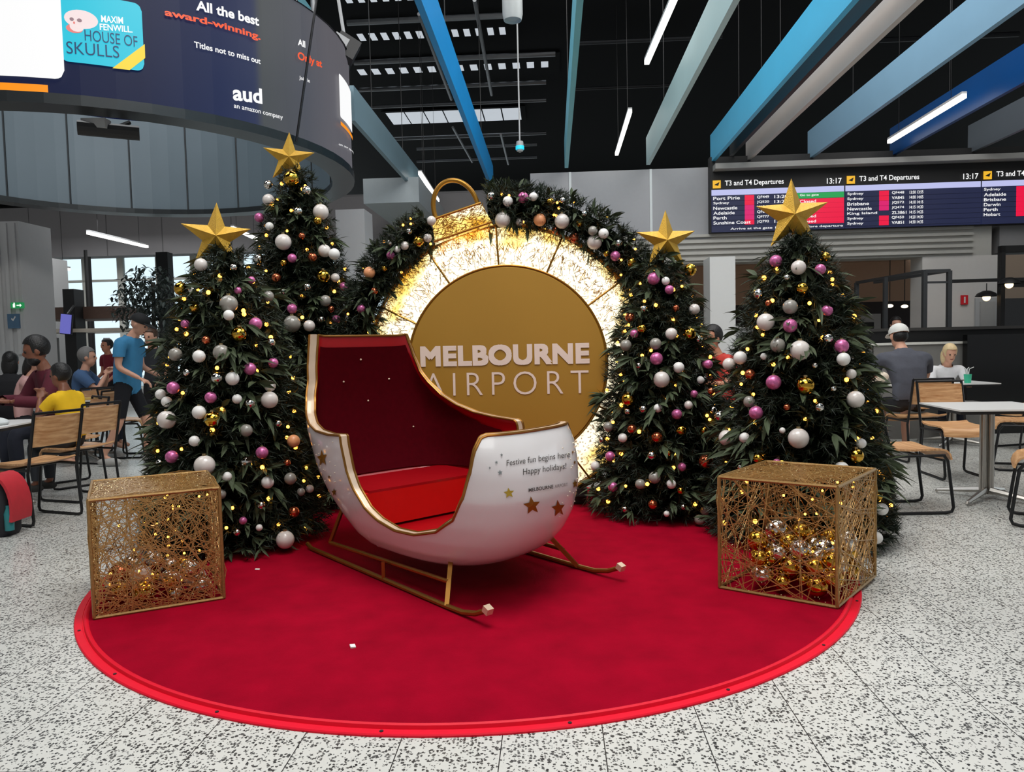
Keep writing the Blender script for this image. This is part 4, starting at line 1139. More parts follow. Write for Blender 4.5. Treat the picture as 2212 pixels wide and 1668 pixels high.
# labels: place from the top within each kind and size on each tree
sizes = lambda r: 'large' if r > .045 else ('small' if r < .026 else '')
grp = {}
for q in PLACED: grp.setdefault((q[4], q[3], sizes(q[2])), []).append(q)
ORD = ['highest', 'second highest', 'third highest', 'fourth highest', 'fifth highest', 'sixth highest', 'seventh highest', 'eighth highest', 'ninth highest', 'tenth highest', 'eleventh highest', 'twelfth highest', 'thirteenth highest', 'fourteenth highest']
for (pl_, k, sz), qs in grp.items():
    if pl_ == 'G':
        qs.sort(key=lambda q: q[1].x); od = ['leftmost', 'second from left', 'third from left', 'fourth from left', 'fifth from left', 'sixth from left', 'seventh from left', 'eighth from left']
    else:
        qs.sort(key=lambda q: -q[1].z); od = ORD
    for i, q in enumerate(qs):
        nm = ((sz + ' ') if sz else '') + BM[k][0]
        q[0]['group'] = 'baubles on ' + PLACES[pl_]
        nm = (sz or 'medium') + ' ' + BM[k][0]
        if len(qs) == 1: q[0]['label'] = 'the only %s bauble on %s' % (nm, PLACES[pl_])
        else: q[0]['label'] = '%s bauble, %s of its kind on %s' % (nm, od[min(i, len(od) - 1)], PLACES[pl_])

# ------------------------------------------------------------------ wire gift cubes
M_cwire = pm('glitter_gold_wire', (176, 136, 80), .35, .55, var=.65, scale=90)
M_glit = pm('gold_glitter', (240, 214, 160), .25, .5, var=.3, scale=90)
M_cframe = pm('glitter_gold_frame', (150, 116, 66), .42, .5, var=.4, scale=90)
def cube(key, near, right, left, h, label, seed, nw, nb, kinds, place):
    rnd = random.Random(seed)
    near, right, left = Vector(near), Vector(right), Vector(left)
    for v in (near, right, left): v.z = CT
    X = right - near; Yv = left - near; Z = Vector((0, 0, h))
    t = thing('wire_gift_cube', label, 'wire cube', near + (X + Yv) / 2, math.atan2(X.y, X.x), 'gold wire cubes')
    pt = lambda a, b, c: near + X * a + Yv * b + Z * c + Vector((0, 0, .008))
    g = MB()
    for a in (0, 1):
        for b in (0, 1):
            g.tube([pt(a, b, 0), pt(a, b, 1)], .0095, 6); g.tube([pt(0, a, b), pt(1, a, b)], .009, 6); g.tube([pt(a, 0, b), pt(a, 1, b)], .009, 6)
    g.build('frame', M_cframe, t)
    faces = {'front': lambda s_, q: pt(s_, -.004, q), 'left': lambda s_, q: pt(-.004, s_, q), 'right': lambda s_, q: pt(1.004, s_, q), 'rear': lambda s_, q: pt(s_, 1.004, q), 'top': lambda s_, q: pt(s_, q, 1.004)}
    def edgept():
        e = rnd.randrange(4); q = rnd.random()
        return ((q, 0), (q, 1), (0, q), (1, q))[e]
    for fn, fu in faces.items():
        g = MB(); n = nw[fn]
        for i in range(n):
            p, q = edgept(), edgept()
            if math.hypot(p[0] - q[0], p[1] - q[1]) < .25: continue
            if fn == 'top':
                q = (p[0] + rnd.uniform(-.5, .5), p[1] + rnd.uniform(-.2, .2)); q = (min(1, max(0, q[0])), min(1, max(0, q[1]))); p = (rnd.random(), rnd.random())
            bulge = .012 * rnd.uniform(-1, 1)
            m_ = ((p[0] + q[0]) / 2 + rnd.uniform(-.04, .04), (p[1] + q[1]) / 2 + rnd.uniform(-.04, .04))
            g.tube([fu(*p), fu(*m_), fu(*q)], rnd.uniform(.0016, .0028), 4, cap=False)
        if key == 'L' and fn in ('front', 'left'):
            for i in range(420):
                s0 = rnd.random() ** (1.6 if fn == 'front' else 1.0); q0 = rnd.random()
                s1 = min(1, max(0, s0 + rnd.uniform(-.12, .12))); q1 = min(1, max(0, q0 + rnd.uniform(-.12, .12)))
                g.tube([fu(s0, q0), fu((s0 + s1) / 2 + rnd.uniform(-.02, .02), (q0 + q1) / 2), fu(s1, q1)], rnd.uniform(.0016, .0026), 4, cap=False)
        nf_ = len(g.f)
        for i in range({'front': 300, 'left': 240, 'right': 240, 'rear': 60, 'top': 260}[fn] * (2 if key == 'L' else 1)):
            a_, b_ = rnd.random() ** (1.5 if key == 'L' and fn == 'front' else 1), rnd.random()
            c_ = fu(a_, b_); q_ = rnd.uniform(.0016, .0034)
            g.add([c_ + Vector(v_) * q_ for v_ in ((1, 0, 0), (-1, 0, 0), (0, 1, 0), (0, -1, 0), (0, 0, 1), (0, 0, -1))], [(0, 2, 4), (2, 1, 4), (1, 3, 4), (3, 0, 4), (2, 0, 5), (1, 2, 5), (3, 1, 5), (0, 3, 5)])
        wp = g.build('wire_panel', [M_cwire, M_glit], t)
        wp.data.polygons.foreach_set('material_index', [0] * nf_ + [1] * (len(g.f) - nf_))
    # baubles dropped in
    zb = CT + .012; mine = []
    for i in range(nb):
        r = rnd.choice((.032, .038, .042, .048, .054, .060)); best = None
        for _ in range(14):
            m = (r + .02)
            a = rnd.uniform(m / X.length, 1 - m / X.length); b = rnd.uniform(m / Yv.length, 1 - m / Yv.length) ** 1.7
            b = max(m / Yv.length, b)
            p = near + X * a + Yv * b; z = zb + r
            for (c, rr) in mine:
                dd = math.hypot(p.x - c.x, p.y - c.y)
                if dd < r + rr: z = max(z, c.z + math.sqrt((r + rr) ** 2 - dd * dd))
            if best is None or z < best.z: best = Vector((p.x, p.y, z))
        mine.append((best, r)); k = rnd.choice(kinds)
        put_bauble(best, r, k, place, r > .036)
        o = PLACED[-1][0]; o['group'] = 'loose baubles inside ' + place
        o['label'] = '%s %s bauble loose inside %s' % ({True: 'large', False: 'small'}[r > .045], BM[k][0], place)
    s_ = thing('string_lights', 'warm string lights coiled inside ' + place, 'string lights', near + (X + Yv) / 2)
    pv = None; w = MB()
    for i in range(26):
        b = pt(rnd.uniform(.05, .95), rnd.uniform(.03, .5), rnd.uniform(.1, .95))
        if pv is not None: w.tube([pv, pv.lerp(b, .5) - Vector((0, 0, .03)), b], .0014, 3, cap=False)
        MB().ball(b, .0065, 8, 6).build('bulb', M_bulb, s_, True); pv = b
    w.build('light_cable', M_sgold, s_)
cube('R', (1.518, 3.448, 0), (1.918, 3.90, 0), (1.054, 3.776, 0), .575, 'gold wire cube on the right with baubles heaped inside, by the carpet edge', 31, {'front': 95, 'left': 70, 'right': 150, 'rear': 60, 'top': 230}, 52, 'GGGGGSSS', 'the right wire cube')
# on the left cube the near corner is its left front one
cube('L', (-2.048, 3.525, 0), (-1.521, 3.783, 0), (-2.33, 4.06, 0), .575, 'densely wired gold cube on the left edge of the carpet', 32, {'front': 150, 'left': 120, 'right': 70, 'rear': 70, 'top': 330}, 24, 'GGSSPSC', 'the left wire cube')

# ------------------------------------------------------------------ food court furniture
def woodmat():
    m = bpy.data.materials.new('oak_ply'); m.use_nodes = True; nt = m.node_tree; b = nt.nodes['Principled BSDF']
    tc = nt.nodes.new('ShaderNodeTexCoord'); mp = nt.nodes.new('ShaderNodeMapping'); mp.inputs['Scale'].default_value = (3, 38, 30)
    nt.links.new(tc.outputs['Object'], mp.inputs['Vector'])
    n = nt.nodes.new('ShaderNodeTexNoise'); n.inputs['Scale'].default_value = 1.6; n.inputs['Detail'].default_value = 5; nt.links.new(mp.outputs[0], n.inputs['Vector'])
    cr = nt.nodes.new('ShaderNodeValToRGB'); e = cr.color_ramp.elements
    e[0].position = .3; e[0].color = lin((176, 122, 76)); e[1].position = .7; e[1].color = lin((222, 176, 128))
    nt.links.new(n.outputs['Fac'], cr.inputs[0]); nt.links.new(cr.outputs[0], b.inputs['Base Color']); b.inputs['Roughness'].default_value = .4
    return m
M_oak = woodmat()
def sheet_solid(rows, th):
    """a curved sheet with thickness"""
    g = MB(); n = len(rows[0]); k = len(rows)
    top = [Vector(p) for r in rows for p in r]; bot = []
    for i in range(k):
        for j in range(n):
            a = Vector(rows[min(i + 1, k - 1)][j]) - Vector(rows[max(i - 1, 0)][j]); b = Vector(rows[i][min(j + 1, n - 1)]) - Vector(rows[i][max(j - 1, 0)])
            bot.append(Vector(rows[i][j]) + a.cross(b).normalized() * th)
    N_ = n * k; fs = []
    for i in range(k - 1):
        for j in range(n - 1):
            q = (i * n + j, i * n + j + 1, (i + 1) * n + j + 1, (i + 1) * n + j); fs += [q, tuple(x + N_ for x in reversed(q))]
    ed = [j for j in range(n)] + [i * n + n - 1 for i in range(1, k)] + [(k - 1) * n + j for j in range(n - 2, -1, -1)] + [i * n for i in range(k - 2, 0, -1)]
    for i in range(len(ed)):
        a, b = ed[i], ed[(i + 1) % len(ed)]; fs.append((a, a + N_, b + N_, b))
    g.add(top + bot, fs); return g
def make_chair(label):
    t = thing('dining_chair', label, 'chair', (0, 0, 0), 0, 'oak chairs with black sled frames')
    rows = []
    for y, z in ((-.20, .475), (-.16, .458), (-.05, .452), (.08, .456), (.155, .456), (.19, .446), (.212, .42), (.222, .385)):
        rows.append([(x, y, z + .012 * (x / .21) ** 2) for x in (-.205, -.13, 0, .13, .205)])
    sheet_solid(rows, -.014).build('seat', M_oak, t, True, True)
    rows = []
    for z in (.605, .66, .72, .78, .835):
        rows.append([(x, -.235 - (z - .6) * .22 - .022 * (1 - (x / .2) ** 2), z) for x in (-.195, -.12, 0, .12, .195)])
    sheet_solid(rows, .012).build('backrest', M_oak, t, True, True)
    g = MB(); r = .0115
    for s_ in (-1, 1):
        x = .205 * s_
        g.tube([(x, -.30, .862), (x, -.215, .46), (x, -.20, .40), (x, -.235, .05), (x, -.225, .02), (x, -.19, .0115), (x, .19, .0115), (x, .232, .02), (x, .245, .05), (x, .20, .39), (x, .17, .432)], r, 8)
        g.tube([(x, -.2, .43), (x, .18, .432)], r * .9, 8)
    g.tube([(-.205, -.30, .862), (.205, -.30, .862)], r, 8); g.tube([(-.205, .0, .43), (.205, .0, .43)], r * .9, 8)
    g.build('frame', M_dsteel, t, True, True)
    return t
chair0 = None
def chair(x, y, face, label):
    """face: the way it looks, in degrees from +Y to the left"""
    global chair0
    if chair0 is None:
        chair0 = make_chair(label); chair0.location = (x, y, 0); chair0.rotation_euler = (0, 0, math.radians(face)); return chair0
    return dup(chair0, (x, y, 0), math.radians(face), label)
chair(-3.78, 5.80, 70, 'oak chair nearest on the left, beside the red backpack')
chair(-3.93, 6.66, 72, 'oak chair the boy in yellow sits on')
chair(-4.40, 7.33, 140, 'oak chair under the bearded man in maroon')
chair(-5.02, 8.9, 75, 'oak chair between the boy and the standing man')
chair(-5.62, 9.7, 60, 'oak chair farther back, under the grey-haired person')
chair(-4.80, 9.3, -90, 'oak chair behind the legs of the standing man')
chair(-5.72, 8.42, -60, 'oak chair of the woman at the left edge')
chair(2.94, 5.52, -90, 'oak chair turned sideways beside the far right tree')
chair(4.05, 6.75, 176, 'oak chair facing us across the nearest white table')
chair(4.22, 7.72, 2, 'oak chair under the man in the white cap')
chair(3.66, 4.98, 58, 'oak chair cut off by the right edge of the picture, nearest right')
chair(4.86, 7.1, 70, 'oak chair half seen at the right edge, behind the nearest white table')
chair(5.75, 8.3, 100, 'oak chair at the table beyond, close to the black partition')
chair(3.75, 8.35, -75, 'oak chair tucked behind the far right tree by the yellow bottle')
M_ttop = pm('white_laminate', (226, 226, 224), .3, var=.03)
def make_table(label, w=.72):
    t = thing('cafe_table', label, 'table', (0, 0, 0), 0, 'white square tables with steel pedestals')
    h = w / 2
    MB().box((0, 0, .735), (w, w, .012)).build('tabletop', M_ttop, t, local=True)
    MB().box((0, 0, .718), (w - .004, w - .004, .022)).build('edge_band', M_dsteel, t, local=True)
    MB().tube([(-.028, 0, .04), (-.028, 0, .71)], .026, 12).tube([(.028, 0, .04), (.028, 0, .71)], .026, 12).build('column', M_steel, t, True, True)
    for k in range(4):
        a = PI / 4 + k * PI / 2; d = Vector((math.cos(a), math.sin(a), 0))
        MB().tube([d * .03 + Vector((0, 0, .075)), d * .36 + Vector((0, 0, .028)), d * .37 + Vector((0, 0, .012))], .018, 6, rs=[.026, .014, .012]).build('foot', M_steel, t, local=True)
    return t
table0 = make_table('white table nearest at the right edge, on a twin steel column'); table0.location = (3.72, 5.78, 0); table0.rotation_euler = (0, 0, -.12)
dup(table0, (4.12, 8.80, 0), -.05, 'white table with the yellow bottle and wrapped food')
dup(table0, (5.22, 8.78, 0), -.05, 'white table between the capped man and the blonde person')
dup(table0, (-4.42, 6.12, 0), .1, 'white table at the left edge in front of the bearded man')
dup(table0, (-5.35, 9.2, 0), .1, 'white table farther back in front of the grey-haired person')
dup(table0, (-4.55, 8.0, 0), .1, 'white table just behind the standing man in blue') if False else None
# things on the tables
P = Vector((4.02, 8.6, .742))
t = thing('sauce_bottle', 'tall yellow squeeze bottle on the table by the far right tree', 'bottle', P)
MB().lathe([(0, 0), (.048, .0), (.052, .02), (.052, .2), (.045, .235), (.02, .25), (0, .25)], P, 18).build('bottle_body', pm('yellow_plastic', (238, 208, 44), .3, var=.05), t, True)
MB().lathe([(0, .25), (.022, .25), (.02, .275), (.008, .30), (.006, .33), (0, .33)], P, 12).build('nozzle', pm('pale_yellow', (224, 206, 120), .4), t, True)
P = Vector((4.25, 8.62, .742))
g = MB(); g.ball(P + Vector((0, .02, .05)), .05, 14, 8, (2.2, 1.4, 1.0)); g.ball(P + Vector((.05, .0, .09)), .05, 14, 8, (1.8, 1.4, 1.2)); g.ball(P + Vector((-.1, -.05, .03)), .04, 14, 8, (2.0, 1.2, .7))
g.v = [(v[0], v[1], max(v[2], .742)) for v in g.v]
tag(g.build('wrapped_food', pm('food_paper', (240, 226, 206), .8, var=.06, bump=.6, bscale=30), None, True), 'crumpled pale food wrapping beside the yellow bottle', 'food')
P = Vector((5.27, 8.55, .742))
t = thing('paper_cup', 'mint green cup with straws beside the blonde person', 'cup', P)
MB().lathe([(0, 0), (.034, 0), (.042, .1), (.036, .1), (.03, .01), (0, .01)], P, 16).build('cup_body', pm('mint_plastic', (60, 190, 150), .4), t, True)
for k in range(3): MB().tube([P + Vector((0, 0, .02)), P + Vector((.03 * (k - 1), .01 * k, .16)), P + Vector((.06 * (k - 1) + .02, .01 * k, .18))], .005, 6).build('straw', M_white, t)
P = Vector((-4.25, 6.0, .742))
g = MB(); g.ball(P + Vector((0, 0, .02)), .09, 14, 8, (1.6, 1.2, .5)); g.v = [(v[0], v[1], max(v[2], .742)) for v in g.v]
tag(g.build('paper_bag', pm('crumpled_paper', (206, 212, 212), .8, bump=.8, bscale=25), None, True), 'crumpled white paper on the table at the left edge', 'paper')
P = Vector((-5.3, 9.1, .742))
tag(MB().box(P + Vector((0, 0, .012)), (.34, .24, .02), (0, 0, .2)).build('food_tray', pm('tray_tan', (214, 176, 96), .5)), 'tan food tray on the table behind the boy in yellow', 'tray')
# denim jacket hung over the chair back by the yellow bottle
rows = []
for i in range(8):
    q = i / 7; rows.append([(3.86 + .30 * s_ / 6 + .02 * math.sin(9 * q + s_), 8.40 - .02 * math.sin(s_ * 1.9) - .05 * q, .745 - .58 * q + .012 * math.sin(s_ * 2.2) * q) for s_ in range(7)])
tag(sheet_solid(rows, .012).build('denim_jacket', pm('denim_blue', (104, 140, 178), .85, var=.35, scale=10), None, True), 'light blue denim jacket hanging from the table by the far right tree', 'jacket')
# backpack by the left chair
P = Vector((-3.80, 5.34, 0))
t = thing('backpack', 'red and black backpack on the floor at the left edge', 'backpack', P)
g = MB(); rows = []
for q, wx_, wy_ in ((0, .9, .9), (.03, 1, 1), (.2, 1.02, 1.05), (.32, .95, .95), (.40, .75, .7), (.44, .4, .4)):
    rows.append([P + Vector((.17 * wx_ * math.copysign(abs(math.cos(a)) ** .7, math.cos(a)), .12 * wy_ * math.copysign(abs(math.sin(a)) ** .7, math.sin(a)), q)) for a in np.linspace(0, 2 * PI, 20, endpoint=False)])
g.grid(rows, closed=True); g.add(rows[-1], [tuple(range(20))]); g.add(rows[0], [tuple(reversed(range(20)))]); g.build('bag_body', pm('backpack_black', (26, 26, 32), .7, var=.2), t, True)
g = MB(); rows = []
for a in np.linspace(-.1, PI * .62, 10): rows.append([P + Vector((.06 + .125 * math.sin(a) + .012, yy, .2 + .235 * math.cos(a))) for yy in (-.11, -.06, 0, .06, .11)])
sheet_solid(rows, .02).build('front_flap', pm('backpack_red', (190, 40, 52), .6, var=.15), t, True)
MB().lathe([(0, 0), (.03, 0), (.032, .12), (.018, .16), (.018, .18), (0, .18)], P + Vector((.17, -.08, .05)), 12).build('side_bottle', pm('teal_bottle', (40, 120, 124), .3), t, True)

# ------------------------------------------------------------------ right-hand booth, counter, frame
M_bench = pm('booth_grey', (128, 126, 122), .7, var=.06)
M_gblack = pm('gloss_black_panel', (10, 10, 11), .12, var=.2)
Y0 = 9.75
def xat(px_, Y): return (at(px_, 725, Y)).x
bo = thing('booth_bench', 'grey upholstered booth bench behind the blonde person', 'bench', (xat(1960, Y0), Y0 + .1, 0), 0)
zt_ = at(1960, 745, Y0).z
x0, x1 = xat(1800, Y0), xat(2088, Y0)
for a, b in ((x0, (x0 + x1) / 2 - .35), ((x0 + x1) / 2 - .33, x1)): MB().box(((a + b) / 2, Y0 + .1, (zt_ + .45) / 2), (b - a, .14, zt_ - .45)).build('back_pad', M_bench, bo)
MB().box(((x0 + x1) / 2, Y0 - .2, .22), (x1 - x0, .5, .44)).build('seat_base', M_bench, bo)
MB().box(((x0 + x1) / 2, Y0 + .1, zt_ + .015), (x1 - x0, .18, .03)).build('top_rail', pm('pale_rail', (222, 220, 212), .5), bo)
YC = 10.0
x0, x1 = xat(1780, YC), xat(2330, YC); zc = at(1990, 711, YC).z
ct = thing('bar_counter', 'long black counter behind the booth bench on the right', 'counter', ((x0 + x1) / 2, YC + .3, 0))
MB().box(((x0 + x1) / 2, YC + .3, zc / 2), (x1 - x0, .5, zc - .04)).build('counter_body', M_black, ct)
MB().box(((x0 + x1) / 2, YC + .3, zc), (x1 - x0, .56, .04)).build('counter_top', pm('counter_edge', (58, 56, 54), .4), ct)
x0, x1 = xat(2091, 9.6), xat(2330, 9.6)
tag(MB().box(((x0 + x1) / 2, 9.66, (at(2150, 722, 9.6).z) / 2), (x1 - x0, .1, at(2150, 722, 9.6).z)).build('partition_panel', M_gblack), 'gloss black partition right of the booth bench', 'partition')
fr = thing('pergola_frame', 'dark steel box frame standing on the black counter', 'frame', (5.8, 10.3, zc))
fz = at(1996, 586, 10.3).z
xa, xb = xat(1996, 10.3), xat(2049, 10.3); xc = xat(1850, 12.2); xm = xat(1912, 11.2)
M_fsteel = pm('frame_steel', (70, 72, 74), .4, .4, var=.1)
for (x, y, z0) in ((xa, 10.3, zc + .02), (xb, 10.3, zc + .02), (xm, 11.2, 0), (xc, 12.2, 0)): MB().box((x, y, (z0 + fz) / 2), (.055, .055, fz - z0)).build('post', M_fsteel, fr)
g = MB(); g.tube([(xa, 10.3, fz), (xc, 12.2, fz)], .03, 4); g.build('top_rail', M_fsteel, fr)
MB().tube([(xa, 10.3, fz), (xb, 10.3, fz)], .03, 4).build('top_rail', M_fsteel, fr)
MB().tube([(xb, 10.3, fz), (xb - .1, 12.2, fz)], .03, 4).build('top_rail', M_fsteel, fr)
MB().tube([(xa, 10.3, at(2020, 610, 10.3).z), (xb, 10.3, at(2020, 610, 10.3).z)], .02, 4).build('mid_rail', M_fsteel, fr)
a_, z_ = ab(2083, 648, DW - .02)
t = thing('fire_sign', 'small red fire sign on the white pier', 'sign', B(a_, DW - .02, z_), YAW)
bbox_(MB(), a_ - .055, a_ + .055, DW - .03, DW - .01, z_ - .075, z_ + .075).build('sign_plate', pm('fire_red', (206, 26, 40), .4), t)
g = MB(); bbox_(g, a_ - .012, a_ + .012, DW - .036, DW - .031, z_ - .05, z_ + .05); g.build('symbol', M_white, t)
def pend(px_, py_, Y, r, label):
    P = at(px_, py_, Y); t = thing('pendant_lamp', label, 'lamp', P, 0, 'cafe pendant lamps')
    MB().lathe([(r, -.02), (r * .8, .03), (r * .3, .07), (0, .075), (0, .065), (r * .7, .02), (r * .94, -.02)], P, 16).build('lamp_shade', M_black, t, True)
    MB().ball(P + Vector((0, 0, -.035)), .055, 12, 8).build('bulb', glow('cafe_bulb', (255, 214, 160), 3.0), t, True)
    MB().tube([P + Vector((0, 0, .07)), (P.x, P.y, at(px_, 612, Y).z)], .007, 5).build('cord', M_black, t)
pend(2131, 638, 11.5, .16, 'black pendant lamp in front of the grey door on the right')
pend(2180, 610, 11.0, .15, 'glowing pendant lamp at the right edge')
P0, P1 = at(2050, 608, 11.4), at(2330, 600, 11.0)
tag(MB().tube([P0, P1], .035, 4).build('lighting_rail', M_black), 'black rail the right pendant lamps hang from', 'rail')
tag(MB().tube([at(2049, 608, 11.4), Vector((at(2049, 608, 11.4).x, 11.4, 0))], .035, 4).build('rail_post', M_black), 'black post carrying the lamp rail behind the steel frame', 'post')
a0, a1 = ab(2163, 590, 11.6)[0], ab(2330, 590, 11.6)[0]
w = thing('window_11', None, None, B((a0 + a1) / 2, 11.6, 1.2), YAW); w['kind'] = 'structure'
g = MB()
for q in (a0, a0 + .42, a1 - .1): bbox_(g, q, q + .06, 11.6, 11.7, 0, 2.62)
bbox_(g, a0, a1, 11.6, 11.7, 2.52, 2.62); bbox_(g, a0, a1, 11.6, 11.7, 2.0, 2.1)
g.build('window_frame', M_black, w)
bbox_(MB(), a0, a1, 11.64, 11.65, 0, 2.6).build('window_glass', M_pane, w)
# shop: machine, lamps
P = at(1858, 690, 15.6)
t = thing('coffee_machine', 'pale coffee machine glimpsed in the dark shop', 'machine', Vector((P.x, P.y, 1.0)))
MB().box((P.x, P.y, 1.42), (.62, .5, .7)).build('body', M_lgrey, t)
MB().box((P.x - .02, P.y - .26, 1.5), (.36, .02, .2)).build('display', M_black, t)
MB().box((P.x, P.y, .52), (2.4, .6, 1.04)).build('bench', M_brown, t)
for k, (x, y) in enumerate(((1922, 661), (1954, 662))):
    P = at(x, y, 14.5); t = thing('shop_downlight', ['left', 'right'][k] + ' small round lamp glowing in the dark shop', 'lamp', P)
    MB().ball(P, .05, 10, 6, (1.3, 1.3, .7)).build('lamp_globe', glow('shop_glow', (255, 236, 206), 2.0), t, True)
    MB().tube([P, (P.x, P.y, 2.9)], .008, 5).build('cord', M_black, t)
# white cabinets low in the opening, between the two right trees
a0, a1 = ab(1578, 680, 13.5)[0], ab(1680, 680, 13.5)[0]
t = thing('shop_shelf', 'pale shelves low behind the column between the right trees', 'shelf', B((a0 + a1) / 2, 13.6, 0), YAW)
bbox_(MB(), a0, a1, 13.5, 13.9, 0, 1.55).build('carcass', M_lgrey, t)
for k in range(3): bbox_(MB(), a0, a1, 13.44, 13.5, 1.1 + k * .2, 1.14 + k * .2).build('shelf_board', M_white, t)

# ------------------------------------------------------------------ left background
t = thing('exit_sign', 'green exit sign on the ribbed pillar', 'sign', B(ab(38, 660, 10.45)[0], 10.45, ab(38, 660, 10.45)[1]), YAW)
P = B(ab(38, 660, 10.45)[0], 10.45, ab(38, 660, 10.45)[1]); MB().box(P, (.17, .05, .085)).build('sign_box', glow('exit_green', (24, 138, 74), .8, (10, 60, 30)), t)
g = MB(); g.box(P + Vector((-.035, -.028, -.005)), (.03, .004, .05)).ball(P + Vector((-.03, -.028, .03)), .01, 8, 6).box(P + Vector((.03, -.028, 0)), (.05, .004, .014)).prism([(.05, .025), (.075, 0), (.05, -.025)], -.004, P + Vector((0, -.027, 0))); g.build('symbol', glow('exit_white', (240, 255, 240), .9), t)
P = B(ab(30, 694, 10.46)[0], 10.46, ab(30, 694, 10.46)[1])
t = thing('notice_sign', 'blue notice with a white symbol on the ribbed pillar', 'sign', P)
MB().box(P, (.17, .03, .21)).build('sign_plate', pm('notice_blue', (74, 106, 134), .5), t)
g = MB(); g.prism([(-.03, .0), (.0, -.03), (.04, .03), (.03, .045), (.0, .0), (-.02, .015)], -.004, P + Vector((0, -.016, .03))); g.build('symbol', M_white, t)
t = thing('kiosk', 'timber-topped kiosk with black posts near the left windows', 'kiosk', (at(160, 700, 13).x, 13, 0))
zk0, zk1 = at(160, 690, 13).z, at(160, 664, 13).z
MB().box((at(165, 680, 13).x, 13.4, (zk0 + zk1) / 2), (at(265, 680, 13).x - at(75, 680, 13).x, 1.0, zk1 - zk0)).build('canopy', pm('kiosk_timber', (92, 70, 60), .6, var=.2), t)
for (x0, x1, y0) in ((150, 174, 626), (50, 76, 626)):
    a, b = at(x0, 700, 12.8).x, at(x1, 700, 12.8).x; zt2 = at(x0, y0, 12.8).z
    MB().box(((a + b) / 2, 12.8, zt2 / 2), (b - a, .3, zt2)).build('post', M_black, t)
MB().box((at(160, 715, 12.8).x, 12.9, at(160, 715, 12.8).z), (1.9, .7, .06)).build('counter_top', pm('kiosk_beige', (206, 196, 180), .5), t)
for x in (75, 120, 230):
    p = at(x, 730, 13.1); MB().tube([p, (p.x, p.y, 0)], .05, 6).build('counter_leg', M_grey, t)
P = at(142, 700, 12.4)
t = thing('menu_screen', 'small violet-blue screen hung under the kiosk canopy', 'screen', P)
MB().box(P, (.16, .04, .32), (0, .12, 0)).build('screen_panel', glow('menu_violet', (120, 120, 214), .7, (20, 20, 40)), t)
MB().box(P + Vector((0, .03, 0)), (.19, .03, .35), (0, .12, 0)).build('screen_case', M_black, t)
MB().tube([P + Vector((0, .05, .15)), P + Vector((0, .3, .35))], .02, 5).build('bracket', M_black, t)
p = at(193, 640, 16.6); tag(MB().tube([(p.x, p.y, 0), (p.x, p.y, 3.6)], .07, 10).build('window_post', M_black), 'slim black post standing before the left windows', 'post')
p = at(358, 620, 12.2); zz = at(358, 546, 12.2).z
tag(MB().box((p.x, p.y, zz / 2), (.19, .19, zz)).build('black_post', M_black), 'square black post behind the potted indoor tree', 'post')
# indoor tree in a planter
rt = random.Random(9); P = Vector((at(335, 700, 10.6).x, 10.6, 0))
t = thing('indoor_tree', 'dark leafy indoor tree in a planter left of the christmas trees', 'tree', P)
MB().lathe([(0, 0), (.2, 0), (.26, .5), (.22, .5), (.2, .42), (0, .42)], P, 20).build('planter', M_dgrey, t, True)
MB().tube([P + Vector((0, 0, .4)), P + Vector((.02, 0, 1.0)), P + Vector((-.03, .02, 1.7)), P + Vector((0, 0, 2.3))], .03, 7).build('trunk', pm('indoor_bark', (70, 66, 60), .8), t)
g = MB()
for i in range(1500):
    v = Vector((rt.gauss(0, 1), rt.gauss(0, 1), rt.gauss(0, 1))).normalized() * (rt.random() ** .4)
    p = P + Vector((v.x * .5 - .05, v.y * .5, 1.95 + v.z * .62))
    if v.z < -.2 and rt.random() < .4: continue
    leaf(g, p, Vector((rt.uniform(-1, 1), rt.uniform(-1, 1), rt.uniform(-1, .3))), rt.uniform(.07, .11), .02, Vector((0, 0, 1)))
g.build('foliage', pm('indoor_leaves', (52, 62, 58), .6, var=.4), t)

# ------------------------------------------------------------------ people
def skin_mesh(nodes, edges, root, sub=1):
    """grow one continuous surface round a skeleton: nodes {name: (pos, rx, ry)}"""
    names = list(nodes); ix = {n: i for i, n in enumerate(names)}
    me = bpy.data.meshes.new('figure'); me.from_pydata([tuple(nodes[n][0]) for n in names], [(ix[a], ix[b]) for a, b in edges], [])
    o = bpy.data.objects.new('figure', me); col.objects.link(o)
    md = o.modifiers.new('skin', 'SKIN'); md.use_smooth_shade = True; md.branch_smoothing = .6
    for n in names:
        sv = me.skin_vertices[0].data[ix[n]]; sv.radius = (nodes[n][1], nodes[n][2]); sv.use_root = (n == root)
    if sub: s_ = o.modifiers.new('sub', 'SUBSURF'); s_.levels = sub; s_.render_levels = sub
    dg = bpy.context.evaluated_depsgraph_get(); dg.update(); ev = o.evaluated_get(dg); m2 = ev.to_mesh()
    v = [tuple(p.co) for p in m2.vertices]; f = [tuple(p.vertices) for p in m2.polygons]
    ev.to_mesh_clear(); bpy.data.objects.remove(o); bpy.data.meshes.remove(me)
    return v, f
def fuse(v, f, vox=.011):
    me = bpy.data.meshes.new('figure'); me.from_pydata(v, [], f); me.update()
    o = bpy.data.objects.new('figure', me); col.objects.link(o)
    md = o.modifiers.new('r', 'REMESH'); md.mode = 'VOXEL'; md.voxel_size = vox; md.use_smooth_shade = True
    sm = o.modifiers.new('s', 'SMOOTH'); sm.iterations = 2; sm.factor = .4
    dg = bpy.context.evaluated_depsgraph_get(); dg.update(); ev = o.evaluated_get(dg); m2 = ev.to_mesh()
    v2 = [tuple(p.co) for p in m2.vertices]; f2 = [tuple(p.vertices) for p in m2.polygons]
    ev.to_mesh_clear(); bpy.data.objects.remove(o); bpy.data.meshes.remove(me)
    return v2, f2
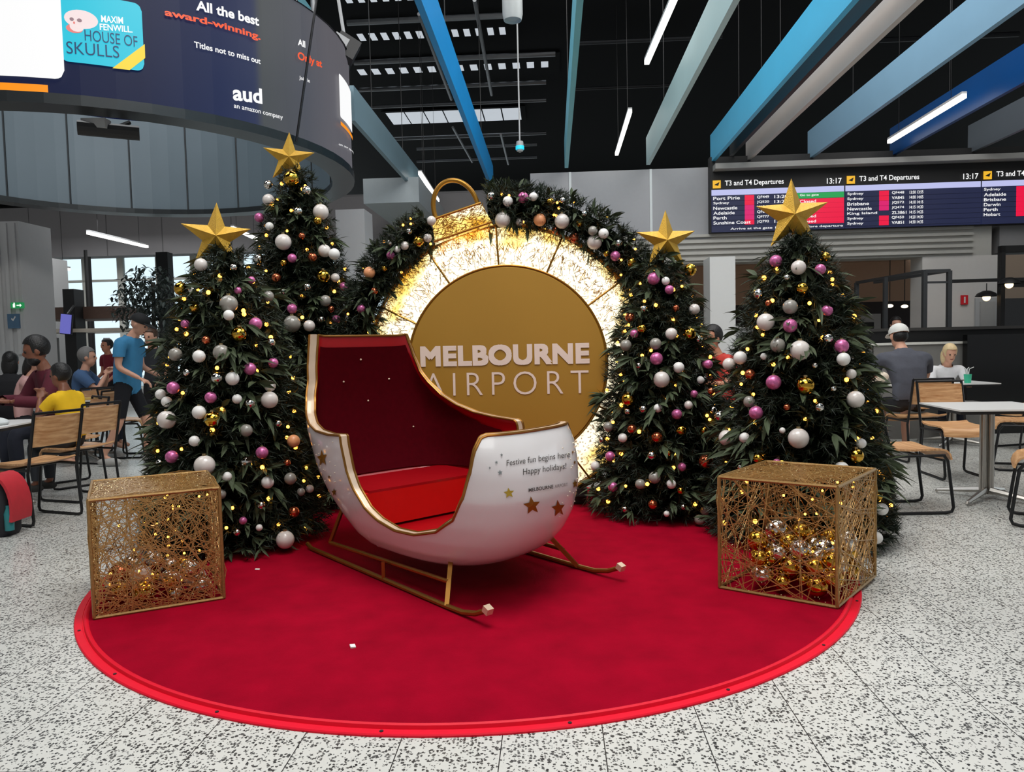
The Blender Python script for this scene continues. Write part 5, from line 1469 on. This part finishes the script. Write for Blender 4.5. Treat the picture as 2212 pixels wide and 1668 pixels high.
SK = {'light': pm('skin_light', (214, 160, 134), .5, var=.06), 'tan': pm('skin_tan', (196, 134, 104), .5, var=.06), 'brown': pm('skin_brown', (132, 82, 60), .5, var=.08)}
M_eye = pm('eye_dark', (26, 20, 18), .25); M_lip = pm('lip', (150, 74, 66), .5)
def hand(mb, w, d, up, sc=1.0):
    """palm, four unequal curled fingers and a thumb from the palm's side; d along the hand, up the back of the hand"""
    d = d.normalized(); s_ = d.cross(up).normalized(); up = s_.cross(d)
    mb.box(w + d * .045 * sc, (.085 * sc, .075 * sc, .030 * sc), axes=(d, s_, up))
    for k, L in enumerate((.068, .078, .072, .056)):
        b = w + d * .083 * sc + s_ * (.028 - .0187 * k) * sc
        mb.tube([b, b + d * L * .45 * sc - up * .006 * sc, b + d * L * .75 * sc - up * .024 * sc, b + d * L * .88 * sc - up * .044 * sc], .0088 * sc, 6)
    b = w + d * .025 * sc + s_ * .036 * sc
    mb.tube([b, b + d * .03 * sc + s_ * .022 * sc - up * .008 * sc, b + d * .058 * sc + s_ * .026 * sc - up * .022 * sc], .0098 * sc, 6)
def person(label, loc, face, J, sk='light', top=None, bottom=None, hair=None, cap=None, sleeve=.6, legs='long', shoes=None, look=0.0, nod=0.0, vox=.011, sc=1.0, longhair=False, beard=None, grp=None):
    """J: joints in the person's own frame (x right, y ahead, z up)"""
    t = thing('person', label, 'person', loc, face, grp)
    D = dict(J); V = lambda n: Vector(D[n]) * sc
    rad = {'pelvis': (.135, .115), 'waist': (.125, .105), 'chest': (.15, .115), 'neck': (.054, .054), 'skull': (.06, .06), 'shl': (.062, .062), 'shr': (.062, .062), 'ell': (.041, .041), 'elr': (.041, .041), 'wrl': (.027, .027), 'wrr': (.027, .027),
           'hil': (.085, .085), 'hir': (.085, .085), 'knl': (.058, .058), 'knr': (.058, .058), 'anl': (.038, .038), 'anr': (.038, .038), 'tol': (.034, .028), 'tor': (.034, .028)}
    for k in list(D):
        if k.startswith('r_'): rad[k[2:]] = D.pop(k)
    ed = [('pelvis', 'waist'), ('waist', 'chest'), ('chest', 'neck'), ('neck', 'skull'), ('chest', 'shl'), ('shl', 'ell'), ('ell', 'wrl'), ('chest', 'shr'), ('shr', 'elr'), ('elr', 'wrr'), ('pelvis', 'hil'), ('hil', 'knl'), ('knl', 'anl'), ('anl', 'tol'), ('pelvis', 'hir'), ('hir', 'knr'), ('knr', 'anr'), ('anr', 'tor')]
    nodes = {n: (V(n), rad[n][0] * sc, rad[n][1] * sc) for n in D if n != 'head'}
    v, f = skin_mesh(nodes, ed, 'pelvis')
    mb = MB(); mb.add(v, f)
    hc = V('head'); M = Euler((nod, 0, look)).to_matrix()
    hm = lambda x, y, z: hc + M @ (Vector((x, y, z)) * sc)
    mb.ball(hc + M @ Vector((0, -.008, .022)) * sc, .1 * sc, 20, 14, (.78, .95, .98), M)      # skull
    mb.ball(hm(0, .016, -.045), .078 * sc, 18, 12, (.80, .86, 1.0), M)                         # jaw
    mb.ball(hm(0, .088, -.012), .017 * sc, 10, 8, (.8, 1.25, 1.6), M)                          # nose
    mb.ball(hm(0, .078, .03), .03 * sc, 10, 6, (1.5, .5, .4), M)                               # brow
    for s_ in (-1, 1): mb.ball(hm(.08 * s_, -.005, -.005), .026 * sc, 10, 8, (.4, .8, 1.25), M)
    for s_ in ('l', 'r'):
        w = V('wr' + s_); d = w - V('el' + s_); upv = Vector((0, 0, 1)) if abs(d.normalized().z) < .8 else Vector((1 if s_ == 'l' else -1, 0, 0))
        hand(mb, w, d, upv if s_ == 'r' else upv, sc)
    v, f = fuse(mb.v, mb.f, vox)
    mb = MB(); mb.v = v; mb.f = f
    mb.build('body', SK[sk], t, True, True)
    for s_ in (-1, 1): MB().ball(hm(.031 * s_, .079, .008), .0105 * sc, 8, 6).build('eye', M_eye, t, True, True)
    MB().ball(hm(0, .078, -.058), .016 * sc, 8, 6, (1.5, .5, .4), M).build('mouth', M_lip, t, True, True)
    if hair and cap:
        MB().ball(hm(0, -.022, .0), .098 * sc, 16, 12, (.80, .90, .75), M).build('hair', hair, t, True, True)
    elif hair:
        g = MB(); g.ball(hm(0, -.016, .036), .112 * sc, 20, 14, (.80, .96, .97), M)
        if longhair: g.ball(hm(0, -.06, -.05), .1 * sc, 16, 12, (.95, .6, 1.5), M)
        keep = []
        for p in g.v:
            q = M.inverted() @ (Vector(p) - hc) / sc
            # lift the hairline off the face
            if q.y > .03 and q.z < .075 and not longhair: q.y = .03 - .02 * (q.y)
            elif q.y > .045 and q.z < .07: q.y = .04
            if q.z < -.05 and not longhair: q.z = -.05
            keep.append(tuple(hc + M @ (q * sc)))
        g.v = keep; g.build('hair', hair, t, True, True)
    if beard:
        g = MB(); g.ball(hm(0, .03, -.075), .072 * sc, 16, 10, (.86, .86, .72), M); g.build('beard', beard, t, True, True)
    if cap:
        g = MB(); rows = []
        for a in np.linspace(0, PI / 2, 6):
            rows.append([hm(.091 * math.cos(a) * math.cos(b), -.01 + .112 * math.cos(a) * math.sin(b), .05 + .088 * math.sin(a)) for b in np.linspace(0, 2 * PI, 20, endpoint=False)])
        rows.insert(0, [hm(.090 * math.cos(b), -.01 + .111 * math.sin(b), .03) for b in np.linspace(0, 2 * PI, 20, endpoint=False)])
        g.grid(rows, closed=True)
        c = g.build('cap', cap, t, True, True); WM[c.name] = WM[t.name]
        rows = [[hm(.085 * math.cos(a) * k, .02 + (.09 + .09 * (k2)) * math.sin(a), .045 - .014 * k2) for a in np.linspace(.5, PI - .5, 9)] for k, k2 in ((1, 0), (1, .5), (.95, 1))]
        sheet_solid(rows, .006).build('cap_peak', cap, c, True, True)
    # clothing follows the body: the part of its surface that each garment covers, eased outwards
    BP = np.array(mb.v); bn = [('pelvis', 'waist'), ('waist', 'chest'), ('chest', 'neck'), ('neck', 'skull')] + [e_ for s_ in 'lr' for e_ in (('chest', 'sh' + s_), ('sh' + s_, 'el' + s_), ('el' + s_, 'wr' + s_), ('pelvis', 'hi' + s_), ('hi' + s_, 'kn' + s_), ('kn' + s_, 'an' + s_), ('an' + s_, 'to' + s_))]
    best = np.full(len(BP), 1e9); bi = np.zeros(len(BP), int); bt = np.zeros(len(BP))
    for i, (n0, n1) in enumerate(bn):
        A, Bv = np.array(V(n0)), np.array(V(n1)); d = Bv - A
        tt = np.clip(((BP - A) @ d) / (d @ d), 0, 1); rr = rad[n0][0] + (rad[n1][0] - rad[n0][0]) * tt
        if n0 == 'neck': rr = rr * 1.5
        q = np.linalg.norm(BP - (A + tt[:, None] * d), axis=1) / rr
        m = q < best; best[m] = q[m]; bi[m] = i; bt[m] = tt[m]
    for s_ in 'lr':
        w_ = V('wr' + s_); dd_ = (w_ - V('el' + s_)).normalized(); hcn = np.array(w_ + dd_ * .09 * sc)
        m = np.linalg.norm(BP - hcn, axis=1) < .105 * sc; bi[m] = len(bn)
    hz = np.linalg.norm(BP - np.array(hc), axis=1) < .15 * sc
    me_ = bpy.data.meshes.new('tmp'); me_.from_pydata(mb.v, [], mb.f); me_.update()
    NV = np.array([tuple(v_.normal) for v_ in me_.vertices]); bpy.data.meshes.remove(me_)
    def garment(name, mat, cover, off):
        on = np.zeros(len(BP), bool)
        for i, e_ in enumerate(bn):
            lim = cover(e_)
            if lim: on |= (bi == i) & (bt >= lim[0]) & (bt <= lim[1])
        on &= ~(hz & (BP[:, 2] > hc.z - .11 * sc))
        vs = BP + NV * (off * sc); ix = -np.ones(len(BP), int); fs = []; use = []
        for f_ in mb.f:
            if all(on[k] for k in f_):
                for k in f_:
                    if ix[k] < 0: ix[k] = len(use); use.append(k)
                fs.append(tuple(ix[k] for k in f_))
        if not fs: return
        g = MB(); g.v = [tuple(vs[k]) for k in use]; g.f = fs; g.build(name, mat, t, True, True)
    if bottom:
        def cb(e_):
            a_, b_ = e_
            if e_ == ('pelvis', 'waist'): return (0, .55)
            if a_ == 'pelvis': return (0, 1)
            if a_[:2] == 'hi': return (0, 1 if legs == 'long' else .86)
            if a_[:2] == 'kn' and legs == 'long': return (0, .93)
        garment('shorts' if legs == 'short' else 'trousers', bottom, cb, .013)
    if top:
        def ctp(e_):
            a_, b_ = e_
            if e_ == ('pelvis', 'waist') or e_ == ('waist', 'chest'): return (0, 1)
            if e_ == ('chest', 'neck'): return (0, .86)
            if a_ == 'chest': return (0, 1)
            if a_ == 'pelvis' and sleeve < 9: return (0, .35)
            if a_[:2] == 'sh': return (0, min(1, sleeve))
            if a_[:2] == 'el' and sleeve > 1: return (0, .88)
        garment('shirt', top, ctp, .02)
    if shoes:
        for s_ in ('l', 'r'):
            a, b = V('an' + s_), V('to' + s_); d = (b - a); d.z = 0; d.normalize(); sd = d.cross(Vector((0, 0, 1)))
            c = a * .45 + b * .55; zf = min(a.z, b.z) - .03 * sc
            M2 = Matrix((sd, d, Vector((0, 0, 1)))).transposed()
            g = MB(); g.ball(Vector((c.x, c.y, zf + .036 * sc)), .1 * sc, 16, 10, (.5, 1.42, .52), M2)
            lo = zf; g.v = [(p[0], p[1], max(p[2], lo)) for p in g.v]
            g.build('shoe', shoes, t, True, True)
    return t
def sit(lean=.0, hw=.10, arms='table', sh=.19, spread=.12):
    J = dict(pelvis=(0, 0, .56), waist=(0, .02 + lean * .3, .73), chest=(0, .03 + lean * .75, .92), neck=(0, .05 + lean * 1.05, 1.09), skull=(0, .07 + lean * 1.1, 1.17), head=(0, .085 + lean * 1.2, 1.22),
             shl=(-sh, .03 + lean * .9, 1.01), shr=(sh, .03 + lean * .9, 1.01), hil=(-hw, .05, .53), hir=(hw, .05, .53), knl=(-spread, .44, .53), knr=(spread, .44, .53),
             anl=(-spread, .42, .10), anr=(spread, .42, .10), tol=(-spread, .55, .045), tor=(spread, .55, .045))
    if arms == 'table': J.update(ell=(-sh - .06, .14 + lean, .78), elr=(sh + .06, .14 + lean, .78), wrl=(-sh + .04, .36 + lean, .80), wrr=(sh - .04, .36 + lean, .80))
    if arms == 'face': J.update(ell=(-sh - .02, .22 + lean, .80), elr=(sh + .02, .22 + lean, .80), wrl=(-.05, .30 + lean, 1.0), wrr=(.05, .30 + lean, 1.0))
    return J
C_ = lambda n, c, **k: pm('cloth_' + n, c, .85, var=.14, scale=12, bump=.25, bscale=30, **k)
HB = pm('hair_black', (18, 16, 16), .5, var=.3, bump=.5, bscale=80); HG = pm('hair_grey', (120, 118, 116), .6, var=.2, bump=.5, bscale=80); HY = pm('hair_blonde', (222, 196, 150), .5, var=.15, bump=.5, bscale=80); HN = pm('hair_brown', (70, 48, 34), .5, var=.2, bump=.5, bscale=80)
# standing man in blue, walking to the right with his head bowed
px_, py_ = -4.47, 8.6
J = dict(pelvis=(0, 0, .95), waist=(0, .02, 1.12), chest=(0, .05, 1.34), neck=(0, .10, 1.52), skull=(0, .14, 1.58), head=(0, .18, 1.625), shl=(-.20, .05, 1.43), shr=(.20, .05, 1.43),
         ell=(-.25, .05, 1.14), elr=(.26, .04, 1.14), wrl=(-.22, .28, 1.02), wrr=(.22, .27, 1.01), hil=(-.10, 0, .90), hir=(.10, 0, .90), knl=(-.11, .16, .50), knr=(.11, -.06, .50), anl=(-.11, .14, .10), anr=(.11, -.26, .12), tol=(-.11, .28, .045), tor=(.11, -.14, .045),
         r_waist=(.155, .15), r_pelvis=(.15, .135), r_chest=(.165, .135))
person('person standing in a blue polo shirt, black cap and black shorts', (px_, py_, 0), -PI / 2, J, 'light', C_('blue', (60, 132, 176)), C_('shorts', (16, 18, 26)), None, pm('cap_black', (22, 22, 24), .8), .62, 'short', pm('shoe_grey', (170, 168, 164), .7), 0, -.45)
def face_to(x, y): return math.atan2(-x, y)
person('person with a dark beard in a maroon top, seated at the left', (-4.42, 7.30, 0), math.radians(140), sit(.10), 'brown', C_('maroon', (86, 20, 38)), C_('darkjean', (30, 34, 48)), HB, None, 1.4, shoes=pm('shoe_dark', (40, 40, 38), .7), look=-.3, nod=-.25, beard=HB, sc=1.10)
J = sit(.06, .08, 'face', .16, .09)
person('child in a yellow t-shirt eating with both hands raised', (-3.92, 6.62, .06), math.radians(80), J, 'brown', C_('yellow', (232, 186, 20)), C_('charcoal', (44, 48, 54)), HB, None, .6, shoes=pm('shoe_dark', (40, 40, 38), .7), look=.1, nod=-.1, sc=.86)
person('person with dark hair and pink top at the far left edge', (-5.64, 8.42, 0), math.radians(-60), sit(.10), 'light', C_('pink', (206, 160, 156)), C_('black', (26, 26, 30)), HB, None, 1.2, look=-.3, nod=-.3, longhair=True)
person('person with dark hair behind the one in pink, at the left edge', (-6.32, 9.3, 0), math.radians(20), sit(.05), 'tan', C_('black', (26, 26, 30)), C_('black', (26, 26, 30)), HB, None, .6, longhair=True)
person('grey-haired person in a blue top holding up a phone', (-5.72, 9.75, 0), math.radians(-72), sit(.04, arms='face'), 'light', C_('steelblue', (70, 100, 140)), C_('darkjean', (30, 34, 48)), HG, None, .7, sc=1.03)
person('person in a dark red top standing far behind the standing man', (-6.55, 12.1, 0), math.radians(150), dict(J_ := dict(pelvis=(0, 0, .92), waist=(0, 0, 1.08), chest=(0, .02, 1.27), neck=(0, .02, 1.43), skull=(0, .03, 1.49), head=(0, .05, 1.55), shl=(-.18, 0, 1.36), shr=(.18, 0, 1.36), ell=(-.22, 0, 1.08), elr=(.22, 0, 1.08), wrl=(-.2, .16, .95), wrr=(.2, .16, .95), hil=(-.09, 0, .87), hir=(.09, 0, .87), knl=(-.1, .02, .48), knr=(.1, .02, .48), anl=(-.1, 0, .09), anr=(.1, 0, .09), tol=(-.1, .13, .04), tor=(.1, .13, .04))), 'tan', C_('wine', (120, 26, 40)), C_('black', (26, 26, 30)), HB, None, .6, vox=.014, sc=.92)
person('person in dark clothes half hidden behind the standing man', (-4.82, 10.0, 0), math.radians(170), dict(J_), 'light', C_('charcoal', (44, 48, 54)), C_('black', (26, 26, 30)), HN, None, .6, vox=.014, sc=.97)
# right side
J = sit(.20, sh=.225); J.update(r_chest=(.185, .14), r_waist=(.16, .13), r_pelvis=(.16, .13))
person('person seen from behind in a grey t-shirt and white cap', (4.22, 7.78, 0), math.radians(-4), J, 'light', C_('slate', (76, 78, 88)), C_('black', (26, 26, 30)), HB, pm('cap_white', (228, 228, 222), .8, var=.04), .62, 'short', pm('shoe_dark', (40, 40, 38), .7), look=.1, nod=-.25, sc=1.06)
person('blonde person facing us, bent over a table with a white top', (5.38, 9.32, 0), math.radians(172), sit(.22), 'light', C_('white', (224, 224, 226)), C_('darkjean', (30, 34, 48)), HY, None, .7, nod=-.3, sc=.88, longhair=True)
person('person in a red top with black hair between the two right trees', (2.26, 7.9, 0), math.radians(120), sit(.06), 'tan', C_('red', (190, 58, 48)), C_('black', (26, 26, 30)), HB, None, .7, vox=.014, sc=1.08)
person('person in a red top beside the tree right of the sign', (2.28, 9.4, 0), math.radians(100), sit(.06), 'light', C_('rust', (176, 62, 44)), C_('black', (26, 26, 30)), HN, None, .7, vox=.014, sc=1.2)
person('person in dark clothes behind the counter in the shop', (5.9, 11.4, 0), math.radians(170), dict(J_), 'light', C_('black', (26, 26, 30)), C_('black', (26, 26, 30)), HB, None, .6, vox=.014, sc=.95)
